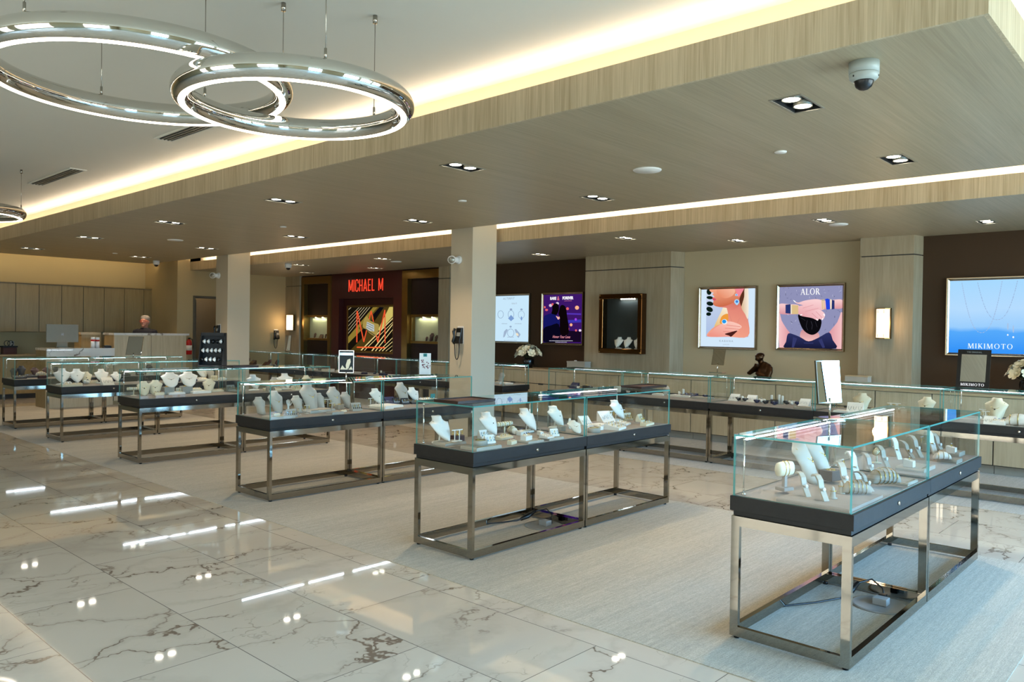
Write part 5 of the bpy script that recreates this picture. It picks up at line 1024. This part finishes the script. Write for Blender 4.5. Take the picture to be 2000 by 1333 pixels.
block_text('MICHAEL M', zz1-zz0, y0-q0.y, y0-q1.y, zz0, -.031, 'sign_red', bay, 'brand_lettering')
# M poster inside
PXM = XM+.085
P = Poster('lightbox_poster', 'gold framed poster of a diamond band under red M strokes in the maroon bay', PXM, 678.5, 771, 596, 690.5, frame='brass', fw=.05, depth=.03, bg='#15110a', org=(660, 590), sc=12.12)
P.shape([(850, 118), (1110, 118), (255, 985), (245, 840)], '#8b7630', 'printed_gold_sweep', False); P.shape([(960, 118), (1110, 118), (560, 690), (500, 620)], '#5b4a1c', 'printed_gold_sweep', False)
P.shape([(1110, 118), (1320, 118), (1320, 330), (560, 1150), (300, 1150), (640, 800)], '#4a3a16', 'printed_gold_sweep', False); P.shape([(1230, 118), (1322, 118), (1322, 330), (1000, 690), (960, 660)], '#cdbb66', 'printed_gold_gleam', False); P.shape([(860, 380), (1100, 130), (1000, 120), (840, 300)], '#0c0b12', 'printed_dark_sweep', False)
def bar(x0, y0_, x1, y1, w): 
    L = math.hypot(x1-x0, y1-y0_); nx, ny = -(y1-y0_)/L*w/2, (x1-x0)/L*w/2; return [(x0+nx, y0_+ny), (x1+nx, y1+ny), (x1-nx, y1-ny), (x0-nx, y0_-ny)]
P.multi([bar(245, 395-0, 520, 125, 11), bar(245, 480, 580, 125, 12), bar(245, 585, 640, 125, 12), bar(245, 680, 705, 125, 12), bar(245, 760, 770, 125, 12), bar(245, 195, 330, 125, 18)], '#b7a987', 'printed_line')
P.multi([bar(560, 1150, 1325, 380, 26), bar(640, 1150, 1325, 470, 14), bar(815, 1165, 1325, 520, 26), bar(900, 1165, 1325, 640, 20), bar(985, 1165, 1325, 840, 20), bar(1060, 1165, 1325, 930, 20), bar(1145, 1165, 1325, 1025, 12), bar(1240, 1180, 1325, 1120, 12)], '#e6cf8c', 'printed_line')
P.multi([bar(465, 215, 460, 960, 26), bar(470, 215, 625, 950, 26), bar(625, 950, 800, 215, 24), bar(800, 215, 955, 960, 24), bar(955, 960, 1125, 190, 26), bar(1125, 190, 1128, 975, 22)], '#e8552f', 'printed_m_stroke'); P.multi([bar(460, 1075, 1130, 1085, 30)], '#f2602e', 'printed_underline')
P.shape([(640, 400), (700, 340), (760, 420), (880, 500), (980, 540), (970, 680), (905, 800), (800, 770), (680, 660), (600, 580)], '#a58f4a', 'printed_band', n=3); P.shape([(700, 470), (870, 545), (875, 700), (760, 690), (680, 620)], '#b9c2c0', 'printed_diamonds', False); P.multi([bar(700, 500, 860, 580, 10), bar(690, 550, 860, 630, 10), bar(690, 600, 840, 680, 10), bar(760, 430, 880, 490, 12), bar(660, 640, 900, 800, 18)], '#3c3a2c', 'printed_band_lines')
# ------------------------------------------------------------------ base cabinets and worktop along the east wall
XC = 9.93
def base_cab(w):
    r = thing('base_cabinet', 'x', 'cabinet'); d = .25
    b = MB(); b.box((0.002, .0, .1), (w-.002, d, .855)); b.build('body', 'dark_box', r)
    bx((.002, .06, 0.004), (w-.002, d, .1)).build('toe_kick', 'linen_grey', r)
    bx((.005, -.02, .645), (w-.005, 0, .85)).build('drawer', 'wood_base_cabinet', r, bevel=.001); d_ = bx((.005, -.02, .11), (w-.005, 0, .633)).build('door', 'wood_base_cabinet', r, bevel=.001)
    bx((w/2-.05, -.026, .622), (w/2+.05, -.0195, .648)).build('pull_notch', 'dark_box', r); return r
bc = base_cab(.62); n = 17; BY0 = 11.2
for i in range(n): put(bc, i, (XC, BY0-i*.622, 0), RZ, 'light wood base cabinet with one drawer, %s from the far end below the posters' % (ordn(i) if i < 12 else 'number %d' % (i+1)), 'base cabinets along the poster wall')
b = MB(); b.box((XC-.03, .6, .857), (10.19, BY0+.01, .885)); b.box((10.19, PA1+.005, .857), (XW-.025, 10.93, .885)); b.box((10.19, PB1+.005, .857), (XW-.002, PA0-.005, .885)); b.box((10.19, .6, .857), (XW-.025, PB0-.005, .885)); o = b.build('worktop', 'wood_counter'); tag(o, 'long pale wood worktop on the base cabinets below the lit posters', 'worktop')
q = at_x(1671, 757, 10.03); r = thing('storage_box', 'pale wood box on the worktop behind the tall table mirror', 'box', (10.0, q.y+.12, .885), RZ); bx((0, 0, 0), (.27, .14, .12)).build('box_body', 'grey_leather', r); bx((-.004, -.004, .12), (.274, .144, .135)).build('lid', 'wood_counter', r)
q = at_x(1127, 718, 10.05); r = thing('storage_box', 'flat grey box on the worktop below the couple poster', 'box', (10.0, q.y+.17, .885), RZ); bx((0, 0, 0), (.36, .16, .13)).build('box_body', 'linen_grey', r); bx((-.004, -.004, .13), (.364, .164, .15)).build('lid', 'linen_grey', r)
MB().ell((.12, .07, .158), .03, .015, .01, 10, 6).build('tag', 'paper', r)
# ------------------------------------------------------------------ roses
def rose_proto():
    b = MB(); rnd = random.Random(3)
    for ring, (n_, R_, tilt, s) in enumerate(((3, .008, .15, .022), (5, .016, .45, .030), (6, .027, .9, .036))):
        for i in range(n_):
            a = 2*PI*(i+ring*.37)/n_; rows = []
            for u in (0, .35, .7, 1.0):
                row = []
                for v in (-1, -.5, 0, .5, 1):
                    w = s*.62*math.sin(min(1, u*.9+.25)*PI*.62)*v; out = R_*(.35+.9*u)+tilt*s*u*u*.9-.006*v*v; z = -.012+s*1.15*u*(1-.28*tilt*u)+.002*rnd.random()
                    row.append((out*math.cos(a)-w*math.sin(a), out*math.sin(a)+w*math.cos(a), z))
                rows.append(row)
            vs = [p for row in rows for p in row]; fs = [(r_*5+c, r_*5+c+1, (r_+1)*5+c+1, (r_+1)*5+c) for r_ in range(3) for c in range(4)]; b._add(vs, fs, 0, True)
    b.lathe([(.001, -.016), (.016, -.012), (.02, .004), (.012, .014), (.001, .018)], n=12)
    return b
def bouquet(x, y, z, s, label, seed, nros=15):
    r = thing('rose_bouquet', label, 'flower arrangement', (x, y, z)); rnd = random.Random(seed)
    MB().lathe([(.001, 0), (.075, 0), (.095, .05), (.1, .12), (.092, .16), (.084, .165), (.08, .14), (.001, .13)], n=32).build('vase', 'vase_black', r)
    b = MB()
    for i in range(130):
        a = rnd.uniform(0, 2*PI); el = rnd.uniform(-.25, 1.3); R_ = rnd.uniform(.06, .165); c = Vector((R_*math.cos(a)*math.cos(el), R_*math.sin(a)*math.cos(el), .20+R_*math.sin(el)*.9)); L = rnd.uniform(.03, .055); d = (c-Vector((0, 0, .12))).normalized(); sd = d.cross(Vector((rnd.random()-.5, rnd.random()-.5, 1))).normalized()*L*.32
        b._add([c-d*L*.5, c+sd+Vector((0, 0, .004)), c+d*L*.6, c-sd+Vector((0, 0, .004)), c+Vector((0, 0, .008))], [(0, 1, 4), (1, 2, 4), (2, 3, 4), (3, 0, 4)])
    for i in range(14): a = 2*PI*i/14; b.tube([(.03*math.cos(a), .03*math.sin(a), .13), (.1*math.cos(a), .1*math.sin(a), .25)], .003, 5)
    b.build('foliage', 'leaf', r, normals=False)
    pm = rose_proto(); pr_ = pm.build('rose', 'petal', r, normals=False); me = pr_.data; first = True
    for i in range(nros):
        el = (.2, .75, 1.25)[0 if i < nros*.5 else (1 if i < nros*.85 else 2)]+rnd.uniform(-.12, .12); a = 2*PI*i*.382+rnd.uniform(-.2, .2); R_ = .19; p = Vector((R_*math.cos(a)*math.cos(el), R_*math.sin(a)*math.cos(el), .215+R_*math.sin(el)*.8)); o = pr_ if first else pr_.copy(); 
        if not first: COL.objects.link(o)
        first = False; o.parent = r; o.location = p; o.rotation_mode = 'QUATERNION'; o.rotation_quaternion = (p-Vector((0, 0, .15))).to_track_quat('Z', 'Y'); k = rnd.uniform(1.15, 1.4); o.scale = (k, k, k)
    return r
q = at_x(1032, 700, 10.12); bouquet(10.12, q.y, .886, 1, 'round bouquet of cream roses in a black vase on the worktop by the near column', 4)
q = at_x(2012, 718, 10.12); bouquet(10.12, q.y, .886, 1, 'bouquet of pale roses at the right edge below the blue poster', 9)
# ------------------------------------------------------------------ bronze bust of a pensive man
def remeshed(b, name, mats, parent, vox, smooth=6):
    o = b.build(name, mats, parent, normals=False); m = o.modifiers.new('remesh', 'REMESH'); m.mode = 'VOXEL'; m.voxel_size = vox; m.use_smooth_shade = True
    s = o.modifiers.new('smooth', 'SMOOTH'); s.factor = .5; s.iterations = smooth; return o
q = at_x(1489, 735, 10.1); r = thing('bronze_bust', 'dark bronze bust of a man with his hand at his chin, on the worktop', 'sculpture', (10.08, q.y, .886), RZ-.25)
S = .355/.36
b = MB(); b.ell((.02, 0, .13), .088, .06, .12, 20, 14); b.ell((.062, .0, .165), .052, .05, .065); b.ell((-.045, 0, .165), .05, .048, .055); b.tube([(.085, 0, .18), (.098, -.01, .12), (.09, -.03, .05)], .03, 12, rr=[.038, .036, .034]); b.tube([(.09, -.03, .05), (.04, -.055, .07), (-.02, -.065, .1)], .024, 12)
b.tube([(-.06, 0, .17), (-.09, -.03, .125), (-.125, -.05, .085)], .028, 12, rr=[.034, .03, .026]); b.tube([(-.125, -.05, .085), (-.075, -.07, .13), (-.025, -.075, .185)], .02, 12, rr=[.024, .02, .016])
b.ell((-.02, -.075, .19), .02, .016, .022); b.tube([(-.02, -.078, .195), (-.012, -.075, .22)], .008, 8); b.tube([(-.032, -.078, .195), (-.03, -.072, .222)], .008, 8)
b.tube([(.005, 0, .2), (-.008, -.02, .26)], .03, 14); b.ell((-.012, -.03, .30), .041, .047, .056, 20, 14); b.ell((-.014, -.066, .275), .024, .016, .022); b.ell((-.014, -.078, .298), .008, .010, .014); b.ell((-.012, -.014, .325), .045, .045, .036); b.ell((-.014, -.072, .318), .028, .010, .008)
b.ell((.031, -.025, .298), .006, .01, .014, 8, 6); b.ell((-.055, -.025, .298), .006, .01, .014, 8, 6)
b.box((-.05, -.045, 0), (.09, .05, .06)); remeshed(b, 'figure', 'bronze', r, .0055, 3)
bx((-.085, -.06, -.0), (.12, .065, .012)).build('plinth', 'bronze', r); r.scale = (1.35, 1.2, 1.06)
# ------------------------------------------------------------------ phones and emergency lamps
def phone(x, y, z, rz, label):
    r = thing('wall_phone', label, 'telephone', (x, y, z), rz)
    bx((-.045, -.01, -.0), (.06, -.001, .235)).build('wall_plate', 'white_plastic', r)
    b = MB(); b.prism([(-.01, 0), (-.075, .0), (-.085, .03), (-.055, .12), (-.045, .21), (-.01, .215)], -.035, .065, ax='x'); b.build('body', 'black_plastic', r, bevel=.006)
    b = MB(); b.prism([(-.058, .10), (-.066, .10), (-.057, .15), (-.05, .15)], -.008, .052, ax='x'); b.build('screen', 'grey_plastic', r)
    b = MB()
    for i in range(3):
        for j in range(4): b.box((-.004+i*.018, -.0815+j*.006, .035+j*.015), (.008+i*.018, -.074+j*.006, .044+j*.015))
    b.build('keypad', 'dark_box', r)
    b = MB().tube([(-.062, -.05, .0), (-.064, -.075, .03), (-.06, -.06, .1), (-.06, -.07, .16), (-.058, -.05, .2)], .016, 12, rr=[.02, .022, .014, .021, .018]); b.build('handset', 'black_plastic', r)
    pts = [(-.06, -.05, -.005)]+[(-.06+.085*(.5-.5*math.cos(PI*t)), -.045, -.005-.21*math.sin(PI*t)**.6) for t in [k/14 for k in range(1, 14)]]+[(.03, -.05, 0)]
    MB().tube(pts, .006, 8).build('coiled_cord', 'black_plastic', r); return r
q = at_x(899, 675, 7.31); phone(7.309, q.y, 1.33, RZ, 'black wall phone with a hanging cord on the near column')
q = at_x(428, 660, 7.30); phone(7.299, q.y, 1.33, RZ, 'black wall phone on the far column behind the watch rack')
q = at_y(538, 660, YST); phone(q.x, YST-.001, 1.24, 0, 'black wall phone on the tan wall beside the sconce')
def emerg(x, y, z, rz, label):
    r = thing('emergency_light', label, 'emergency light', (x, y, z), rz)
    MB().cyl((0, 0, 0), (0, -.022, 0), .058, n=28).build('wall_base', 'white_plastic', r)
    b = MB().tube([(0, -.02, 0), (-.02, -.06, .0), (-.05, -.085, .0)], .035, 16, rr=[.045, .04, .034]); b.build('arm', 'white_plastic', r)
    b = MB().tube([(-.09, -.05, .012), (-.05, -.085, .004), (-.01, -.13, -.006)], .05, 20, rr=[.03, .052, .056]); b.build('lamp_head', 'white_plastic', r); MB().tube([(-.011, -.129, -.006), (-.005, -.136, -.007)], .045, 20, rr=[.046, .042]).build('lens', 'aluminium', r)
q = at_x(897, 507, 7.31); emerg(7.309, q.y, 2.46, RZ, 'white round emergency light on the near column'); q = at_x(428, 537, 7.30); emerg(7.299, q.y, 2.50, RZ, 'white round emergency light on the far column')
# ------------------------------------------------------------------ back of the shop
def upper(i, x):
    pass
up = thing('wall_cabinet', 'x', 'cabinet'); cw = .4215
bx((.001, .02, 0), (cw-.001, .34, .985)).build('body', 'dark_box', up); bx((.005, 0, .004), (cw-.005, .019, .975)).build('door', 'wood_cabinet', up, bevel=.001)
for i in range(10): put(up, i, (8.24-cw*(10-i), 18.05, 1.352), 0, 'tall light wood wall cabinet above reception, %s from the left' % ordn(i), 'wall cabinets behind reception')
o = bx((4.02, 18.03, 2.337), (8.245, 18.39, 2.355)).build('cabinet_cornice', 'wood_cabinet'); tag(o, 'thin wood cornice along the top of the reception wall cabinets', 'cornice')
lb = thing('reception_base_cabinet', 'x', 'cabinet'); bx((0, 0.02, .1), (.838, .45, .86)).build('body', 'wood_cabinet', lb); bx((.004, 0, .11), (.417, .019, .85)).build('door', 'wood_cabinet', lb); bx((.421, 0, .11), (.834, .019, .85)).build('door', 'wood_cabinet', lb); bx((0, .07, .004), (.838, .45, .1)).build('toe_kick', 'dark_box', lb)
for i in range(4): put(lb, i, (4.02+.84*i, 17.94, 0), 0, 'two door wood base cabinet against the far wall, %s from the left' % ordn(i), 'base cabinets behind reception')
o = bx((4.0, 17.92, .862), (7.40, 18.395, .895)).build('back_worktop', 'wood_counter'); tag(o, 'wood worktop along the far wall under the wall cabinets', 'worktop')
# reception counter
r = thing('reception_counter', 'tall wood reception counter with a white marble top at the far end', 'counter', (5.815, 15.5, 0))
b = MB(); b.box((0, 0, .08), (.685, .04, 1.325)); b.build('front_panel', 'wood_base_cabinet', r); bx((.692, 0, .08), (1.38, .04, 1.325)).build('front_panel', 'wood_base_cabinet', r); bx((0, .04, .004), (1.38, .5, 1.325)).build('body', 'wood_cabinet', r)
bx((-.02, -.03, 1.326), (1.43, .52, 1.366)).build('marble_top', 'marble_slab', r); bx((.684, -.012, .74), (.69, 0, .84)).build('handle', 'nickel', r)
r = thing('reception_desk', 'low reception desk with a white marble front left of the tall counter', 'desk', (4.66, 15.5, 0))
bx((0, .0, .004), (1.14, .04, .90)).build('front_panel', 'wood_base_cabinet', r); bx((0, -.03, .905), (1.15, .0, 1.08)).build('marble_front', 'marble_slab', r); bx((0, .0, 1.04), (1.15, .6, 1.08)).build('marble_top', 'marble_slab', r); bx((0.005, .04, .004), (.04, .58, 1.04)).build('side_panel', 'wood_cabinet', r); bx((1.10, .04, .004), (1.135, .58, 1.04)).build('side_panel', 'wood_cabinet', r)
o = bx((5.45, 16.12, .004), (5.8, 16.5, 1.325)).build('reception_return', 'wood_cabinet'); tag(o, 'wood return wall joining the tall counter behind the low desk', 'counter')
o = bx((5.43, 16.11, 1.326), (5.79, 16.52, 1.366)).build('return_top', 'wood_counter'); tag(o, 'thin wood capping on the counter return behind the canisters', 'worktop')
# computer seen from behind
a = at_y(90, 657, 15.85); c = at_y(153, 657, 15.85); w_ = c.x-a.x
r = thing('computer_monitor', 'silver all in one computer seen from behind on the low desk', 'computer', ((a.x+c.x)/2, 15.85, 1.081))
MB().box((-w_/2, -.014, .1), (w_/2, .012, .1+.335)).build('screen_back', 'monitor_metal', r, bevel=.006); bx((-w_/2+.005, .012, .105), (w_/2-.005, .014, .43)).build('screen_glass', 'black_plastic', r)
b = MB(); b.prism([(-.1, 0), (.07, 0), (.07, .008), (.01, .012), (-.015, .16), (-.025, .16), (-.012, .012), (-.1, .008)], -.09, .09, ax='x'); b.xf(Matrix.Translation((0, .02, 0))); b.build('stand', 'monitor_metal', r)
b = MB(); b.prism(cr([(-.002, .232), (-.018, .226), (-.025, .246), (-.018, .268), (0, .262), (.016, .268), (.019, .258), (.013, .248), (.021, .236), (.012, .226)], 3), -.0165, -.014); b.prism(elp(.004, .276, .003, .008, -.5, 8), -.0165, -.014); b.build('apple_emblem', 'grey_plastic', r)
for i, (u_, lab) in enumerate(((181.5, 'left'), (190.3, 'right'))):
    q = at_y(u_, 670, 15.75); r = thing('wipes_canister', 'white and red canister on the low desk, the %s of the two' % lab, 'canister', (q.x, 15.75, 1.081)); k = .2 if i == 0 else .195
    MB().lathe([(.001, 0), (.036, 0), (.036, k*.62), (.001, k*.62)], n=24).build('body', 'white_plastic', r); MB().lathe([(.0365, k*.62), (.0365, k*.78)], n=24).build('red_band', 'red_paint', r); MB().lathe([(.001, k*.62), (.036, k*.62), (.036, k*.9), (.034, k), (.001, k)], n=24).build('lid', 'white_plastic', r)
q = at_y(210, 678, 15.7); r = thing('card_reader', 'small black card reader on the low desk', 'card reader', (q.x, 15.7, 1.081)); MB().prism([(-.06, 0), (.06, 0), (.06, .05), (-.06, .03)], -.075, .075, ax='x').build('body', 'black_plastic', r, bevel=.004); bx((-.05, -.02, .041), (.05, .03, .046)).build('screen', 'grey_plastic', r)
q = at_y(75, 700, 16.6); r = thing('gift_basket', 'dark gift basket with a looped ribbon at the far left', 'basket', (q.x-.1, 17.98, .896)); bx((-.12, 0, 0), (.12, .2, .14)).build('basket_body', 'brown_suede', r, bevel=.01); bx((-.13, -.01, .14), (.13, .21, .17)).build('rim', 'black_matte', r)
for s_ in (-.03, .03): MB().torus((s_, .1, .22), .05, .006, 'y', 20, 6, sy=1.1).build('ribbon_loop', 'black_matte', r)
q = at_y(24, 672, 18.39); r = thing('wall_outlet', 'pale wall outlet left of the computer on the far wall', 'outlet', (q.x, 18.398, q.z)); bx((-.035, -.006, -.057), (.035, 0, .057)).build('plate', 'grey_leather', r); b = MB(); [b.box((-.012, -.008, z), (.012, -.006, z+.03)) for z in (-.042, .012)]; b.build('socket', 'dark_box', r)
q = at_y(367.5, 690, YST); r = thing('fire_extinguisher', 'red fire extinguisher on the wall right of the reception counter', 'fire extinguisher', (q.x-.02, YST-.075, .90))
MB().lathe([(.001, 0), (.055, 0), (.062, .01), (.062, .26), (.05, .30), (.022, .32), (.022, .335), (.001, .335)], n=28).build('cylinder', 'red_paint', r); MB().lathe([(.0625, .09), (.0625, .2)], n=28).build('label_band', 'paper', r); b = MB(); b.box((-.012, -.02, .335), (.012, .02, .36)); b.box((-.01, -.08, .36), (.01, .01, .368)); b.box((-.01, -.075, .34), (.01, -.01, .347)); b.build('valve', 'black_plastic', r)
MB().tube([(.02, 0, .35), (.07, -.01, .33), (.085, -.01, .24), (.08, -.02, .12)], .009, 8).build('hose', 'black_plastic', r); bx((-.02, .055, .05), (.02, .075, .3)).build('bracket', 'black_plastic', r)
# ------------------------------------------------------------------ man standing behind the counter
q = at_y(283, 640, 16.48)
r = thing('person', 'grey haired man with glasses in a dark top standing behind the reception counter', 'person', (q.x, 16.48, .0), -.85)
Hh = 1.70
b = MB()
b.ell((0, -.012, 1.595), .074, .092, .108, 24, 18); b.ell((0, -.05, 1.545), .055, .05, .055); b.tube([(0, .015, 1.43), (0, .0, 1.53)], .058, 16); b.ell((0, -.108, 1.585), .014, .02, .024, 10, 8); b.ell((0, -.098, 1.545), .026, .010, .007, 10, 6); b.ell((0, -.085, 1.51), .03, .028, .022)
for s_ in (-1, 1): b.ell((s_*.077, .0, 1.585), .010, .02, .032, 10, 8); b.ell((s_*.03, -.083, 1.603), .016, .014, .009, 10, 6); b.ell((s_*.03, -.086, 1.628), .026, .012, .007, 10, 6)
for s_ in (-1, 1):
    b.tube([(s_*.17, .01, 1.39), (s_*.225, .02, 1.25), (s_*.235, -.0, 1.10), (s_*.20, -.12, 1.02), (s_*.14, -.22, 1.02)], .04, 14, rr=[.058, .05, .042, .034, .026]); b.ell((s_*.125, -.25, 1.02), .036, .045, .02, 14, 8)
    for k in range(4): b.tube([(s_*(.10+.016*k), -.28, 1.022), (s_*(.095+.017*k), -.315, 1.018), (s_*(.093+.018*k), -.335+.006*abs(k-1.5), 1.003)], .008, 8, rr=[.0088, .008, .0065])
    b.tube([(s_*.10, -.235, 1.022), (s_*.078, -.265, 1.018), (s_*.072, -.29, 1.010)], .009, 8)
    b.tube([(s_*.09, 0, .92), (s_*.10, -.01, .50), (s_*.105, .01, .09)], .07, 16, rr=[.092, .062, .042]); b.ell((s_*.105, -.05, .05), .045, .12, .045, 16, 10)
b.loft([[(a*math.cos(2*PI*j/24), d*math.sin(2*PI*j/24)+.01, z) for j in range(24)] for a, d, z in ((.14, .10, .86), (.165, .12, .95), (.155, .12, 1.06), (.17, .125, 1.2), (.195, .12, 1.33), (.17, .095, 1.41), (.07, .06, 1.45))], 0, True)
remeshed(b, 'body', 'skin', r, .008, 2)
b = MB(); b.loft([[(a*math.cos(2*PI*j/28), d*math.sin(2*PI*j/28)+.01, z) for j in range(28)] for a, d, z in ((.16, .12, .86), (.18, .135, .95), (.172, .135, 1.06), (.185, .14, 1.2), (.208, .135, 1.33), (.185, .112, 1.41), (.10, .08, 1.455), (.075, .07, 1.475), (.062, .06, 1.47))], 0, True)
for s_ in (-1, 1): b.tube([(s_*.14, .01, 1.395), (s_*.18, .01, 1.39), (s_*.232, .02, 1.25), (s_*.242, -.0, 1.10), (s_*.205, -.12, 1.025), (s_*.165, -.18, 1.022)], .05, 14, rr=[.06, .068, .061, .053, .046, .04])
remeshed(b, 'shirt', 'navy_cloth', r, .010, 3)
b = MB()
for s_ in (-1, 1): b.tube([(s_*.085, 0, .94), (s_*.10, -.01, .50), (s_*.105, .01, .10)], .08, 16, rr=[.105, .078, .066])
b.ell((0, .01, .90), .16, .125, .08); remeshed(b, 'trousers', 'trouser', r, .012, 3)
b = MB(); b.ell((0, .016, 1.662), .088, .104, .072, 20, 14); b.ell((0, .058, 1.59), .080, .055, .08); b.ell((0, -.045, 1.70), .06, .035, .022); b.xf(Matrix.Identity(4))
o = remeshed(b, 'hair', 'hair_grey', r, .008, 2); 
for s_ in (-1, 1): MB().ell((s_*.105, -.055, .03), .05, .13, .03, 16, 8).build('shoe', 'black_plastic', r)
b = MB(); [b.torus((s_*.031, -.104, 1.603), .024, .0026, 'y', 20, 6, sx=1.15, sy=.8) for s_ in (-1, 1)]; b.cyl((-.006, -.106, 1.606), (.006, -.106, 1.606), .0025, n=6); [b.tube([(s_*.06, -.10, 1.607), (s_*.08, -.03, 1.605), (s_*.082, .01, 1.60)], .0025, 6) for s_ in (-1, 1)]; b.build('glasses', 'red_paint', r)
# ------------------------------------------------------------------ floor power boxes with cords
def powerbox(x, y, label, side=1):
    r = thing('floor_power_box', label, 'power outlet', (x, y, .0045)); MB().lathe([(.001, 0), (.15, 0), (.15, .004), (.135, .007), (.13, .005), (.001, .005)], n=40).build('cover', 'grey_plastic', r)
    bx((-.03, -.045, .006), (.035, .03, .045)).build('flap', 'grey_plastic', r, bevel=.003); bx((.036, -.02, .006), (.075, .02, .05)).build('plug', 'black_plastic', r, bevel=.004); return r
powerbox(4.60, 1.40, 'round grey floor power box under the nearest island'); powerbox(4.62, 3.86, 'round grey floor power box under the second island')
for nm, x, y in (('nearest', 4.60, 1.40), ('second', 4.62, 3.86)):
    r = thing('power_cord', 'black power cord and adapter lying under the %s island' % nm, 'cord', (x, y, .0045))
    MB().tube([(.075, 0, .03), (.12, .02, .06), (.12, .08, .10), (.05, .13, .085), (-.03, .14, .05), (-.14, .16, .035), (-.3, .24, .03), (-.42, .36, .012), (-.5, .40, .008)], .0055, 8).build('cord', 'black_plastic', r)
    MB().tube([(.045, .133, .085), (-.03, .145, .055), (-.10, .155, .04)], .016, 12, rr=[.012, .019, .013]).build('adapter', 'black_plastic', r)
